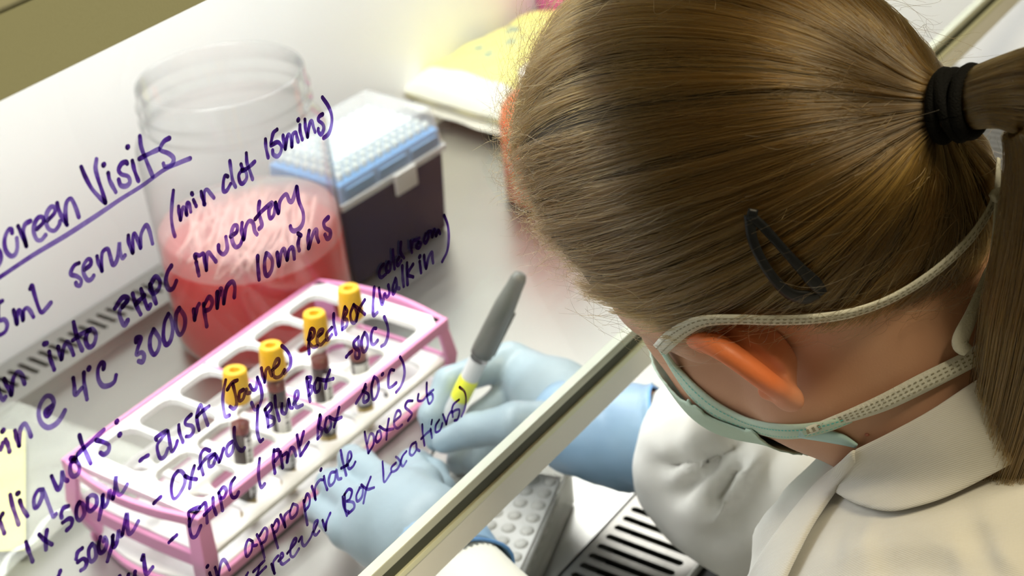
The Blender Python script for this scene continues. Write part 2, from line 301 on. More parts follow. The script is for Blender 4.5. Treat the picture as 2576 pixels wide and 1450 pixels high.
# ---- handwriting: pen strokes traced word by word, in photograph pixels: tile origin + value / 3.625
TILES = dict(A=(0,320),B=(0,560),C=(0,800),D=(0,1050),E=(300,320),F=(600,220),G=(250,600),H=(500,460),I=(320,900),J=(320,1050),
             K=(540,760),L=(780,530),M=(640,860),N=(500,1050),O=(800,900))
WORDS = [
("Screen",8.2,"A-60,940 -110,960 -120,1020 -60,1080 -5,1140 0,1210 -30,1270 -80,1290|105,965 100,932 75,935 45,990 35,1060 50,1130 90,1175 130,1165 150,1120 153,1070 148,1015|160,905 185,960 215,1030 235,1085|233,1080 207,965 222,890 272,856|330,930 385,875 385,825 345,825 310,880 303,960 330,1025 370,1030 410,985|425,855 490,785 492,735 458,730 420,790 415,870 440,930 490,945 530,900 542,860|515,695 535,770 570,840 605,890|600,885 590,780 600,690 635,652 660,680 690,750 712,820"),
("Visits",8.2,"A735,365 770,450 830,560 900,640 955,690|955,690 930,600 890,480 865,380 873,295|980,420 995,490 1048,590|936,347 942,341|1152,332 1140,318 1100,335 1075,390 1100,430 1160,450 1177,500 1145,537 1095,532 1075,480|1200,310 1215,380 1235,440 1255,490|1154,184 1160,180|1268,85 1280,180 1320,290 1385,450/E175,290 230,260 355,200|450,100 400,130 365,190 375,215 440,240 485,280 480,330 450,355 405,360 395,335"),
("underline",8.0,"E-1140,1395 -1087,1362 -790,1165 -490,985 -190,790 0,660 200,535 400,390 540,325 640,285"),
("5mL",7.8,"B12,715 -30,740|-25,750 -20,885 30,885 57,930 42,990 0,1022 -30,1025|115,800 130,870 145,925|145,925 150,830 165,800 185,830 200,890|200,890 205,810 235,780 265,805 295,860|265,605 283,575 300,640 340,770 370,820 410,785 455,730"),
("serum",7.8,"B710,370 670,390 640,440 640,475 690,490 730,525 720,575 690,570 683,550|760,430 815,385 815,340 785,340 750,400 755,470 790,525 825,515 845,485|875,310 885,360 920,440|920,440 915,350 925,270 970,240 990,290 1020,385 1060,330 1078,185 1085,260 1105,325 1130,300|1160,120 1165,190 1200,275|1200,275 1200,150 1215,100 1245,160 1270,230|1270,230 1275,110 1320,25 1350,70 1380,190"),
("(min",7.2,"E483,580 470,700 465,830 480,940 497,995|530,725 535,790 548,845|548,845 565,740 585,740 605,800|600,790 605,700 625,700 640,770|665,665 690,720|650,605 654,612|735,590 745,640 768,705|768,705 770,600 795,570 830,610 858,645"),
("dot",7.2,"E985,450 960,445 945,500 945,580 975,580 1010,520|1003,310 1015,400 1030,490 1055,545|1110,395 1085,440 1095,500 1120,515 1155,470 1150,410 1110,390|1105,340 1120,385|1153,240 1160,330 1185,400 1210,475|1115,400 1170,370 1230,315"),
("15mins)",7.2,"F240,475 245,550 265,640|345,385 310,420 290,510|290,530 350,500 385,540 375,600 345,630 310,610 305,575|400,440 405,500 420,560|420,560 435,460 455,430 475,480 480,540|480,540 485,440 515,410 525,450 537,495|553,345 555,400 575,475|536,300 540,294|598,295 605,380 622,450|622,450 640,340 660,310 675,360 690,405|760,245 730,265 720,300 760,335 770,380 745,430 720,400 720,380|757,92 810,170 840,250 842,330 815,420 768,462"),
("an",8.6,"C-40,600 -10,700 20,750 42,720|30,560 60,630 95,700|95,700 110,560 150,495 190,520 215,600"),
("into",8.6,"C440,310 450,370 485,470|395,238 415,232|520,265 535,320 550,375|550,375 575,260 605,225 635,270 660,335|662,42 680,130 700,200 740,295|655,205 700,170 760,130 810,110|790,120 770,200 800,265 845,240 865,160 835,105 790,120"),
("EHPC",8.6,"G130,640 200,540 250,555 185,640 175,700 215,790 250,745|200,625 245,570|293,505 310,570 340,640 365,690|370,465 390,530 410,590 435,640 455,605|320,600 400,520|450,420 470,480 490,550 505,590|450,430 500,350 540,390 530,460 480,500 450,460|645,250 610,310 595,390 620,460 660,455 690,390"),
("inventory",8.0,"E690,1230 700,1280 715,1350|685,1195 680,1165 720,1170 755,1155 770,1230 783,1300|783,1300 785,1180 805,1145 835,1180 870,1225|900,1080 905,1130 945,1160 980,1110 968,1005/H285,490 340,450 345,395 315,395 295,450 300,530 330,585 370,570 395,510|390,370 385,440 405,515|405,510 425,400 455,350 490,370 505,440 525,470|548,175 540,260 560,340 570,390 545,420|510,330 560,270 620,215 665,185 635,250 645,325 680,290 695,190|695,185 705,230 720,275|720,270 735,170 790,105 820,165 850,160 885,40|888,40 905,160 945,270 945,360 910,420 860,440 835,420 830,400"),
("in",8.6,"C16,1035 24,1025|20,1140 0,1200|45,1110 65,1160 80,1220|130,1030 145,1100 168,1165|168,1165 175,1030 215,965 250,1010 275,1080"),
("at_sign",8.8,"C470,800 410,850 420,893 450,860 482,775 460,720 410,718 360,790 345,880 370,960 430,1000 500,970 550,910 585,845"),
("4C",8.4,"C660,550 670,620 680,700 740,640|757,500 760,600 785,740|800,468 806,456|935,465 940,420 915,410 885,470 890,560 930,620 990,615 1035,580 1050,525"),
("3000",8.2,"G325,945 330,910 370,910 345,990 330,1060 375,1040 400,1070 385,1125 350,1120|485,830 455,910 455,1000 490,1060 530,1010 540,920 485,830|620,690 585,770 575,900 600,970 640,930 660,830 645,730 620,690|720,635 690,700 690,810 725,880 765,820 770,720 720,635"),
("rpm",8.2,"G850,650 860,740|860,740 880,640 900,600|940,600 950,680 970,800|945,610 990,535 1020,580 1000,640 960,660|1065,490 1060,560 1065,630|1065,630 1085,500 1100,460 1115,520 1125,590|1125,590 1150,450 1200,395 1225,440 1220,535"),
("10mins",8.0,"H527,670 530,770 540,880|605,645 590,720 595,820 620,845 655,790 660,710 630,660 605,645|705,640 710,700 720,755|720,755 740,640 765,605 780,650 795,700|795,700 810,620 840,590 855,630 860,690|905,500 895,560 905,615|895,465 920,480|995,440 985,520 990,595|990,595 1030,470 1060,430 1065,490 1080,535|1170,315 1130,360 1140,410 1185,440 1185,490 1160,510 1140,475"),
("Aliquots:",8.2,"D20,880 -10,930|-10,940 35,1060|88,710 110,810 165,980|175,760 200,830 245,900|153,698 163,692|385,660 340,670 305,740 310,820 340,810 380,720 378,660 410,720 450,830 480,905 505,885|465,540 490,600 525,660 555,600 560,495 580,560 610,580|685,370 640,375 650,400|690,395 640,420 635,500 665,540 710,510 715,440 680,390|718,165 740,240 780,330 820,420|700,340 760,280 860,190 940,115|870,210 930,225 985,255 980,310 940,340 910,325|1055,44 1061,36|1082,164 1088,156"),
("1x",8.2,"D230,1140 255,1220 290,1315|350,1070 400,1120 465,1160|420,1030 410,1110 412,1205"),
("500uL",8.0,"D615,810 570,830 550,880 555,915|565,960 620,925 650,940 640,990 600,1030|715,775 690,830 690,910 720,940 760,880 750,800 715,775|790,740 790,830 820,855 870,800 870,730 830,710 790,740|930,710 920,800 895,930|925,720 935,815 970,780 990,670 1000,720 1022,740|1022,740 1040,640 1050,535 1045,610 1070,700 1105,690 1150,615"),
("500uL",8.0,"D740,1195 700,1230 685,1290|700,1320 750,1290 780,1320 765,1370 730,1395|830,1155 800,1210 805,1290 830,1315 865,1270 860,1190 830,1155|905,1095 890,1180 905,1235 945,1210 965,1140 945,1095 935,1130|1020,1080 1010,1170 970,1310|1015,1090 1025,1180 1055,1140 1070,1035 1085,1080 1105,1070|1105,1070 1145,880 1150,990 1165,1060 1200,1040 1250,950|540,1400 520,1455 500,1490"),
("uL",8.2,"D1285,1295 1297,1255 1305,1330 1325,1430 1380,1370|1220,1410 1215,1480|1160,1435 1150,1490|1080,1450 1060,1490"),
("-ELISA",7.0,"I105,940 135,915 180,890|255,750 255,725 350,665 300,740 265,790 265,850 290,915 330,900 360,830|360,670 375,760 395,855 430,810 445,760|458,615 465,680 497,770|580,520 530,570 530,610 585,625 600,670 570,715 535,720|650,660 630,560 640,490 665,430 690,500 730,615|630,540 680,490 740,445"),
("(Jayne)",6.8,"K95,715 75,820 70,920 90,1040 130,1035|110,800 150,740 200,715|160,750 185,850 195,930 170,975 135,955|255,800 220,830 220,900 255,880 280,800 290,830 315,830|315,760 340,800 370,790 385,700|383,690 415,780 425,870 395,960 360,980 330,920|420,605 430,660 450,730|450,725 460,630 485,600 500,640 515,670|520,620 575,570 580,525 555,530 530,600 530,670 560,690 600,670 630,620|605,400 650,440 685,510 680,590 630,650"),
("Red",6.8,"K870,290 850,380 855,470|845,340 870,250 900,260 895,310 855,360 890,410 930,400|940,310 975,280 980,250 950,260 930,310 930,370 960,390 1000,350|1060,235 1015,290 1020,345 1060,300|1078,110 1080,200 1100,295"),
("Box",6.6,"L310,885 290,980 285,1085|310,880 330,920 300,980 330,1000 325,1050 290,1080|390,860 360,940 370,1010 400,1020 420,950 400,880|490,815 440,900 415,1005|390,860 440,900 490,945"),
("(walk",6.6,"L577,700 570,790 565,870 570,955 605,930|620,710 630,780 650,855 670,760 690,790 715,750 705,680|770,620 745,700 750,760 780,690 775,620 785,700 805,710|832,505 835,600 845,690|875,480 875,580 880,675|930,490 880,580 930,605"),
("in",6.6,"L990,465 1003,565|988,424 993,416|1030,410 1035,470 1048,525|1048,525 1070,430 1100,380 1105,430 1112,475"),
("cold",6.4,"L660,490 635,520 620,580 640,610 680,580|705,470 685,510 690,560 720,540 720,480 705,470|745,360 750,440 760,530|800,430 780,470 790,500 820,460|818,290 815,380 845,430"),
("room)",6.2,"L905,280 910,330 918,380|915,340 930,280 965,265 985,250|985,290 965,330 990,340 1010,300 985,290|1050,215 1035,270 1050,295 1075,250 1070,200|1075,195 1100,190 1110,240|1110,240 1130,170 1145,230|1145,230 1165,180 1180,210|1220,45 1250,130 1260,250 1245,370 1200,465"),
("-80C)",6.6,"L325,1335 350,1305 375,1285|435,1155 395,1200 400,1245 440,1280 440,1340 410,1340 408,1290 440,1230 432,1165|490,1115 465,1180 470,1270 495,1285 520,1230 515,1150 490,1115|595,1075 570,1080 550,1140 555,1210 580,1220 610,1185|670,970 700,1050 705,1130 680,1210 645,1238"),
("-Oxford",6.8,"I235,1330 265,1300 300,1270|455,1035 415,1090 395,1190 410,1280 450,1270 510,1170 520,1090 490,1040 455,1035|520,1080 560,1100 625,1110|605,990 580,1080 562,1190|745,850 700,835 665,880 660,960 685,1065|645,1010 700,930 750,890 790,880|790,880 740,930 740,990 775,980 800,910|800,890 830,950|835,945 855,880 870,830|950,765 910,800 895,860 915,895 950,860 965,790|968,640 970,730 1000,820 1040,850 1060,825"),
("(Blue",6.6,"K385,950 380,1060 380,1180 405,1270 430,1255|450,980 470,1050 480,1130|450,980 500,925 510,970 470,1030 530,1060 530,1110 480,1140|540,860 550,960 580,1080|605,930 605,1000 640,1010 665,890|665,890 680,960 700,965|710,930 750,870 750,815 725,830 720,910 740,960 790,940"),
("Box",6.6,"K830,690 840,780 860,905|830,690 870,690 850,760 880,780 870,830 850,850|925,700 900,760 910,820 945,800 950,720 925,700|1040,625 1010,710 1000,785|930,700 1000,715 1070,700"),
("-EHPC",6.8,"J370,1140 400,1110 440,1075|555,920 555,860 650,820 600,890 565,960 560,1020 580,1090 620,1080 660,990|555,930 555,990|650,825 700,780 710,860 718,960|770,735 775,810 800,885|690,890 760,820|830,690 850,770 865,850|830,690 870,640 900,670 880,730 850,740|975,555 945,600 935,670 955,730 990,725 1010,685"),
("(Pink",6.6,"N550,380 540,480 545,570 565,640 595,610|680,300 675,400 690,510|680,310 720,300 725,350 690,400|740,320 760,460|760,350 800,330 800,410|800,400 830,290 860,290 880,350|890,165 905,250 920,350|950,135 920,250|995,232 960,290 925,345"),
("Box",6.4,"M590,670 575,770 570,885|590,670 600,700 585,780 610,800 600,850 575,880|650,700 635,780 655,820 690,770 680,690 650,700|765,600 745,690 720,775|680,690 730,710 785,690"),
("-80C)",6.0,"M1005,390 980,460 920,560|980,450 1030,480 1030,530 990,550 990,490 1010,420|1080,330 1060,420 1070,520 1100,510 1125,430 1115,350 1085,320|1157,300 1163,294|1265,260 1235,260 1215,320 1215,410 1245,410 1285,375|1320,140 1350,200 1360,300 1330,400 1285,460"),
("in",6.2,"N67,1364 73,1356|90,1420 115,1490|140,1370 160,1440 170,1490|168,1460 190,1340 215,1300 245,1330 272,1390"),
("appropriate",5.4,"N480,1130 440,1120 415,1200 430,1270 470,1220 480,1140 490,1170 520,1165|520,1070 560,1160 590,1280|545,1080 590,1010 615,1040 600,1120 565,1150|655,985 680,1080 712,1190|670,990 700,935 720,970 705,1030 680,1050|735,890 755,940 778,1000|778,1000 770,910 800,865 825,850|845,795 820,870 835,920 880,880 890,810 850,790|945,760 960,860 980,980|955,770 975,700 1000,730 995,800 960,850|1020,630 1035,680 1055,750|1050,740 1050,640 1090,575 1120,570|1130,540 1140,600 1160,660|1108,484 1112,474|1240,500 1200,510 1180,580 1195,625 1235,580 1250,480 1265,560 1295,560|1290,305 1310,410 1340,530|1295,465 1355,435|1340,440 1385,370 1380,320 1360,330 1350,410 1365,470 1400,450 1422,410"),
("boxes",5.2,"O420,680 435,770 455,870|455,870 500,790 500,710 470,700 445,780|535,680 520,740 535,770 570,730 560,670 535,680|640,560 625,650 618,745|555,630 610,660 680,650|690,580 745,530 740,490 715,490 690,560 690,620 720,645 760,615|855,395 810,400 790,450 830,490 850,520 815,575"),
("ampersand",4.8,"O910,335 905,390 950,390 1000,330 1045,295|985,230 985,330 1005,420 1040,380 1030,330 985,350"),
("(Freezer",5.4,"N440,1420 420,1460 415,1500|490,1410 540,1360 590,1310|545,1360 530,1420 500,1490|520,1450 605,1365|655,1340 670,1390 685,1425|680,1420 670,1330 700,1280 715,1265|720,1310 760,1270 755,1240 740,1250 735,1310 760,1340 815,1300|800,1240 870,1150 880,1110 860,1115 830,1190 830,1260 860,1270 905,1200|905,1130 930,1090 935,1150 960,1170 1010,1100 1030,1050|1040,1040 1075,960 1070,940 1045,970 1040,1050 1060,1075 1090,1040|1120,940 1135,990 1150,1030|1150,1025 1155,960 1190,875"),
("Box",5.2,"O215,1270 225,1350 255,1440|235,1250 240,1380 268,1405|230,1250 270,1200 300,1220 280,1290 250,1310 310,1320 320,1370 270,1420|370,1190 340,1260 350,1310 390,1270 400,1190 370,1185|470,1090 430,1200 405,1325|385,1160 440,1200 500,1185"),
("Locations)",4.8,"O578,950 585,1040 595,1135 655,1050|700,960 660,1000 665,1040 710,1020 740,960 720,920 700,905|795,855 760,900 745,960 765,990 795,945|880,770 840,800 825,870 850,890 885,840 885,775 890,830 915,850|940,610 945,700 960,800|930,740 980,690 1020,660|1015,650 1028,730|1028,570 1022,605|1100,570 1070,620 1070,680 1110,660 1130,600|1135,520 1150,560 1165,610|1165,610 1185,530 1215,490 1225,540|1280,385 1230,430 1215,500 1250,480 1285,480 1270,560 1240,575|1285,270 1330,310 1345,380 1335,460 1305,535"),
]

LAB={'underline':'long straight purple underline beneath the heading','at_sign':'large purple handwritten at sign','ampersand':'small purple handwritten ampersand','4C':'purple handwritten temperature of four degrees'}
ns=0
for wi,(txt,wd,data) in enumerate(WORDS):
    V=[];Fc=[];K=[]
    for blk in data.split('/'):
        ox,oy=TILES[blk[0]]
        for st in blk[1:].split('|'):
            pts=[tuple(map(float,q.split(','))) for q in st.split()]
            dot=len(pts)==2 and math.dist(*pts)<24
            px=[np.array((ox+a/3.625,oy+b/3.625)) for a,b in pts]
            g=[onglass(*q) for q in px]; sc=np.mean([q[2] for q in g])/F_PX
            hw=wd*sc*.5*1.6*(1.15 if dot else 1)
            P=[np.array((a,b)) for a,b,_ in catmull([(q[0],q[1],0) for q in g])]
            n=len(P); ns+=1; dd=.0003+.000012*(ns%40); base=len(V)
            L=np.cumsum([0]+[np.linalg.norm(P[i+1]-P[i]) for i in range(n-1)]); tot=L[-1]+1e-9
            ph=rng.random()*6; dens=.46+.3*rng.random()
            rows=[]
            def tang(i):
                t=P[min(i+1,n-1)]-P[max(i-1,0)]; return t/(np.linalg.norm(t)+1e-12)
            def val(u,e):
                s=L[-1]; v=dens*(1.05-.55*u+.16*math.sin(ph+u*7))+.45*math.exp(-u*tot/.0035)+.30*math.exp(-(1-u)*tot/.0018)
                return max(.08,min(1.2,v*(.86 if e else 1)))
            # round start, body, round end
            seq=[]
            t0=tang(0); tn=tang(n-1)
            for k in range(4):
                a=math.pi/2*(1-k/4); seq.append((P[0]-t0*hw*math.sin(a),hw*math.cos(a),t0,0.))
            for i in range(n):
                u=L[i]/tot; seq.append((P[i],hw*(1+.10*math.sin(ph*2+u*9)),tang(i),u))
            for k in range(1,5):
                a=math.pi/2*k/4; seq.append((P[-1]+tn*hw*math.sin(a),hw*math.cos(a),tn,1.))
            for c,h,t,u in seq:
                nn=np.array((-t[1],t[0]))
                for e in (-1,0,1):
                    q=c+nn*h*e; V.append(gpt(q[0],q[1],dd)); K.append(val(u,e))
            for i in range(len(seq)-1):
                for e in range(2):
                    b=base+i*3+e; Fc.append((b,b+1,b+4,b+3))
    o=mesh('handwritten_word' if txt not in('underline','at_sign','ampersand') else {'underline':'underline_stroke','at_sign':'handwritten_symbol','ampersand':'handwritten_symbol'}[txt],V,Fc,INK,sash,False)
    at=o.data.attributes.new('ink','FLOAT','POINT'); at.data.foreach_set('value',K)
    o['label']=LAB.get(txt,'purple marker handwriting reading "%s"'%txt)

# ------------------------------------------------------------------ test tube rack
rack=tag(empty('test_tube_rack',(.610,.701,.0005)),'pink and white plastic test tube rack holding four yellow capped tubes','rack')
HX,HY=.131,.0625
def plate(name,z0,z1,hx,hy,holes,r,lip,dx=0,m=RACKW):
    mb=MB(); n=6; ex_=.012
    xs=np.linspace(-hx+ex_,hx-ex_,n+1)
    mid=.0018
    for i in range(n):
        for j in range(2):
            y0,y1=(-hy+.004,0) if j==0 else (0,hy-.004)
            holed_cell(mb,xs[i],xs[i+1],y0,y1,holes[0],holes[1],r,z0,z1,n=32,lip=lip)
    for a,b in((-hx,-hx+ex_),(hx-ex_,hx)): mb.box(a,b,-hy+.004,hy-.004,z0,z1)
    mb.box(-hx,hx,-hy,-hy+.004,z0,z1); mb.box(-hx,hx,hy-.004,hy,z0,z1)
    return mb.build(name,m,rack)
plate('top_plate',.0622,.068,HX-.003,HY-.003,(.0172,.0256),.009,.0016)
plate('middle_plate',.031,.0345,HX-.004,HY-.001,(.0160,.0245),.010,.0015)
mb=MB(); n=14
def endcurve(s,amp): return [(s*(HX-.004+amp*math.sin(math.pi*k/n)),-.052+.104*k/n) for k in range(n+1)]
R_=endcurve(1,.010); L_=endcurve(-1,.010); ring=[(x,y) for x,y in R_]+[(x,y) for x,y in L_[::-1]]; q=len(ring)
mb.add([(x,y,.004) for x,y in ring]+[(x,y,.010) for x,y in ring],[tuple(range(q-1,-1,-1)),tuple(range(q,2*q))]+[(i,(i+1)%q,q+(i+1)%q,q+i) for i in range(q)])
bp=mb.build('base_plate',RACKW,rack,bevel=.0012)
DARK=pbr('drain_hole_dark',(.02,.025,.02),.6)
for x,y in((-.104,-.030),(.095,-.028),(-.02,.030),(-.104,.03)):
    MB().lathe([(0,.0104),(.0045,.0104),(.0045,.0100)],16).build('drain_hole',DARK,bp)
for x,y,o in zip((-.104,.095,-.02,-.104),(-.030,-.028,.030,.03),bp.children): o.location=(x,y,0)
def bar(name,pts,w,t,parent=rack,m=RACKP):   # flat bar through points; w across the rack's normal, t thickness along up
    mb=MB(); V=[]
    for i,p in enumerate(pts):
        p=np.array(p,float); d=np.array(pts[min(i+1,len(pts)-1)],float)-np.array(pts[max(i-1,0)],float); d/=np.linalg.norm(d)
        s=np.cross(d,(0,0,1.)); s/=np.linalg.norm(s)+1e-9; up=np.cross(s,d)
        V+=[p-s*t/2-up*w/2,p+s*t/2-up*w/2,p+s*t/2+up*w/2,p-s*t/2+up*w/2]
    f=[]
    for i in range(len(pts)-1):
        for k in range(4): f.append((4*i+k,4*i+(k+1)%4,4*i+4+(k+1)%4,4*i+4+k))
    f+=[(3,2,1,0),tuple(4*(len(pts)-1)+k for k in range(4))]
    mb.add(V,f); return mb.build(name,m,parent,bevel=.0009)
for s in(-1,1):
    bar('top_side_bar',[(-HX,s*HY,.0645),(HX,s*HY,.0645)],.0085,.0035)
    bar('bottom_side_bar',[(-HX,s*.0535,.0045),(HX,s*.0535,.0045)],.0075,.004)
    # end frame: corner posts with a knee, and three bowed cross bars
    for t in(-1,1):
        mb=MB(); pr=[(HX-.001,HY,.068,.010),(HX+.004,HY+.0035,.036,.012),(HX+.003,HY+.001,.024,.012),(HX-.004,.0535,.0005,.010)]
        V=[]
        for x,y,z,wd in pr: V+=[(s*x,t*y,z),(s*(x-wd),t*(y+.0005),z),(s*(x-wd),t*(y-.003),z),(s*(x-.003),t*(y-.012),z),(s*x,t*(y-.012),z)]
        f=[]
        for i in range(3):
            for k in range(5): f.append((5*i+k,5*i+(k+1)%5,5*i+5+(k+1)%5,5*i+5+k))
        f+=[(4,3,2,1,0),(15,16,17,18,19)]
        mb.add(V,f); o=mb.build('corner_post',RACKP,rack,bevel=.0008)
        bm=bmesh.new(); bm.from_mesh(o.data); bmesh.ops.recalc_face_normals(bm,faces=bm.faces); bm.to_mesh(o.data); bm.free()
    arc=lambda z,a,hy,x:[(s*(x+a*math.sin(math.pi*k/10)),-hy+2*hy*k/10,z) for k in range(11)]
    bar('top_end_bar',arc(.0648,.009,HY-.002,HX-.002),.0075,.004)
    bar('middle_end_bar',arc(.030,.002,HY-.003,HX-.002),.011,.004)
    bar('bottom_end_bar',arc(.0035,.012,.051,HX-.005),.006,.004)
# dividing rib and inner guide rails
bar('dividing_rib',[(0,-HY+.004,.0675),(0,HY-.004,.0675)],.003,.0022)
for y in(-.004,.004): bar('inner_rail',[(-HX+.006,y,.027),(HX-.006,y,.027)],.007,.0022)

# ------------------------------------------------------------------ blood tubes
TUBE_W=clear('tube_wall',(.97,.95,.94),.02,(.9,.85,.82),.06,1.35)
BLOOD=pbr('dark_blood',(.022,.004,.004),.25); CELLS=pbr('red_blood_top',(.16,.012,.008),.3); SERUM=pbr('blood_stained_wall',(.62,.40,.33),.4)
GEL=pbr('gel_separator',(.60,.47,.14),.35)
def label_mat():
    m,nt=nodes('printed_tube_label'); b=N(nt,'ShaderNodeBsdfPrincipled',Roughness=.5); tc=N(nt,'ShaderNodeTexCoord'); sp=N(nt,'ShaderNodeSeparateXYZ'); nt.links.new(tc.outputs['Object'],sp.inputs[0])
    wv=N(nt,'ShaderNodeTexNoise',Scale=900.0,Detail=1.0); mp=N(nt,'ShaderNodeMapping'); mp.inputs['Scale'].default_value=(.02,.02,1); nt.links.new(tc.outputs['Object'],mp.inputs[0]); nt.links.new(mp.outputs[0],wv.inputs[0])
    at=N(nt,'ShaderNodeMath',_operation='ARCTAN2'); nt.links.new(sp.outputs['Y'],at.inputs[0]); nt.links.new(sp.outputs['X'],at.inputs[1])
    c=N(nt,'ShaderNodeMath',_operation='COMPARE'); nt.links.new(at.outputs[0],c.inputs[0]); c.inputs[1].default_value=-1.62; c.inputs[2].default_value=.24
    g=N(nt,'ShaderNodeMath',_operation='GREATER_THAN'); nt.links.new(wv.outputs[0],g.inputs[0]); g.inputs[1].default_value=.5
    mu=N(nt,'ShaderNodeMath',_operation='MULTIPLY'); nt.links.new(c.outputs[0],mu.inputs[0]); nt.links.new(g.outputs[0],mu.inputs[1])
    mx=N(nt,'ShaderNodeMix',_data_type='RGBA'); mx.inputs['A'].default_value=(.82,.83,.84,1); mx.inputs['B'].default_value=(.06,.06,.07,1); nt.links.new(mu.outputs[0],mx.inputs['Factor']); nt.links.new(mx.outputs['Result'],b.inputs['Base Color'])
    out(nt,b.outputs[0]); return m
LABELM=label_mat()
def cyl_arc(r,z0,z1,a0,a1,n=20):
    V=[];f=[]
    for i in range(n+1):
        a=a0+(a1-a0)*i/n; V+=[(r*math.cos(a),r*math.sin(a),z0),(r*math.cos(a),r*math.sin(a),z1)]
    for i in range(n): f.append((2*i,2*i+2,2*i+3,2*i+1))
    return MB().add(V,f)
def make_tube(lab,bot,top,blood,la0,la1):
    bot=np.array(bot); top=np.array(top); t=empty('blood_tube',bot); d=Vector(top-bot); Lh=d.length; t.rotation_euler=Vector((0,0,1)).rotation_difference(d).to_euler()
    tag(t,lab,'tube','yellow capped blood tubes')
    r=.0066
    def hemi(rr,z0): return [(rr*math.sin(a),z0+rr-rr*math.cos(a)) for a in np.linspace(0,math.pi/2,7)]
    MB().lathe(hemi(r,0)+[(r,Lh-.015)],28).build('glass_wall',TUBE_W,t,True)
    MB().lathe(hemi(r*.9,.0007)+[(r*.9,.020),(0,.021)],24).build('gel_plug',GEL,t,True)
    MB().lathe([(0,.0212),(r*.93,.0212),(r*.93,blood-.006)],24).build('blood_clot',BLOOD,t,True)
    MB().lathe([(r*.93,blood-.006),(r*.93,blood),(0,blood)],24).build('blood_surface',CELLS,t,True)
    cyl_arc(r+.0003,.024,blood-.008 if blood<.08 else .072,la0,la1).build('paper_label',LABELM,t,True)
    h=.0230; z=Lh-h
    pr=[(0,z+.004),(.0073,z+.004),(.0084,z),(.0089,z+.001),(.0088,z+.006),(.0084,z+.014),(.0078,z+h-.0015),(.0072,z+h),(.0038,z+h),(.0034,z+h-.001),(.0032,z+h-.006),(0,z+h-.006)]
    cap=MB(); n=56; k=len(pr); V=[];f=[]
    for i in range(n):
        a=2*math.pi*i/n
        for q,(rr,zz) in enumerate(pr):
            rb=rr*(1-.022*(i%2)) if 3<=q<=5 else rr
            V.append((rb*math.cos(a),rb*math.sin(a),zz))
    for i in range(n):
        j=(i+1)%n
        for q in range(k-1): f.append((i*k+q,j*k+q,j*k+q+1,i*k+q+1))
    cap.add(V,f); cap.build('cap',YCAP,t,True)
    return t
zb=.0108
B0=[(.541,.6635),(.579,.6605),(.624,.662),(.664,.660)]; T0=[U(590,930,.128),U(680,868,.128),U(790,787,.128),U(876,724,.128)]
LT=['yellow capped blood tube nearest the camera end of the rack, label turned right','second yellow capped blood tube from the near end, dark clot below the cap',
    'third yellow capped blood tube from the near end, red blood under clear gap','farthest yellow capped blood tube, at the back end of the rack']
for i in range(4):
    make_tube(LT[i],(B0[i][0],B0[i][1],zb),tuple(T0[i]),(.078,.090,.082,.066)[i],*[(-2.05,.10),(-2.7,-.1),(-2.2,.2),(-3.0,-.3)][i])
# ------------------------------------------------------------------ discard jar
jx,jy=.745,.835
jar=tag(empty('specimen_jar',(jx,jy,.0005)),'large open clear plastic jar with screw neck, half full of red liquid','jar')
PLAST=clear('clear_pet',(.985,.985,.985),.03,(.9,.9,.9),.06,1.45,edge=(.10,.12,.14))
r=.074
prof=[(0,.001),(r-.012,.001),(r-.004,.003),(r,.010),(r,.020),(r*.995,.10),(r,.168),(r-.0005,.176),(r-.003,.182),(r-.007,.186),(.0660,.189),(.0640,.192),(.0640,.196),(.0665,.1975),(.0665,.1995),(.0640,.201),(.0640,.2075),(.0662,.209),(.0662,.211),(.0640,.2125),(.0640,.2245),(.0632,.226),(.0615,.226),(.0612,.2245),(.0612,.190)]
MB().lathe(prof,72).build('jar_wall',PLAST,jar,True)
def liquid_mat():
    m,nt=nodes('red_disinfectant'); d=N(nt,'ShaderNodeBsdfDiffuse'); d.inputs[0].default_value=(.80,.055,.065,1); t=N(nt,'ShaderNodeBsdfTranslucent'); t.inputs[0].default_value=(.90,.08,.08,1)
    tr=N(nt,'ShaderNodeBsdfTransparent'); tr.inputs[0].default_value=(.9,.25,.25,1)
    a=N(nt,'ShaderNodeMixShader'); a.inputs[0].default_value=.5; nt.links.new(d.outputs[0],a.inputs[1]); nt.links.new(t.outputs[0],a.inputs[2])
    b=N(nt,'ShaderNodeMixShader'); b.inputs[0].default_value=.18; nt.links.new(a.outputs[0],b.inputs[1]); nt.links.new(tr.outputs[0],b.inputs[2]); out(nt,b.outputs[0]); return m
MB().lathe([(0,.003),(r-.012,.003),(r-.0045,.006),(r-.0015,.012),(r-.0017,.082),(r-.003,.0835),(0,.0835)],56).build('red_liquid',liquid_mat(),jar,True)
# plastic transfer pipettes floating on the liquid
mb=MB(); rr=random.Random(3)
for k in range(120):
    a=rr.uniform(0,math.pi*2); d=rr.uniform(0,.055); cx,cy=d*math.cos(a),d*math.sin(a); b=rr.gauss(.62,.22); L=rr.uniform(.04,.11)
    dx,dy=math.cos(b)*L/2,math.sin(b)*L/2
    p0=np.array((cx-dx,cy-dy,.084+rr.uniform(0,.018))); p1=np.array((cx+dx,cy+dy,.084+rr.uniform(0,.018)))
    for q in(p0,p1):
        h=math.hypot(q[0],q[1])
        if h>r-.006: q[:2]*= (r-.006)/h
    mb.tube([p0,p0*.5+p1*.5,p1],[.0009,.0013,.0016 if k%4 else .0028],6)
o=tag(mb.build('discarded_pipettes',pbr('pinkish_pipette_plastic',(.80,.50,.47),.3,var=.25,vscale=25,col2=(.86,.74,.64)),jar,True),kind='stuff')

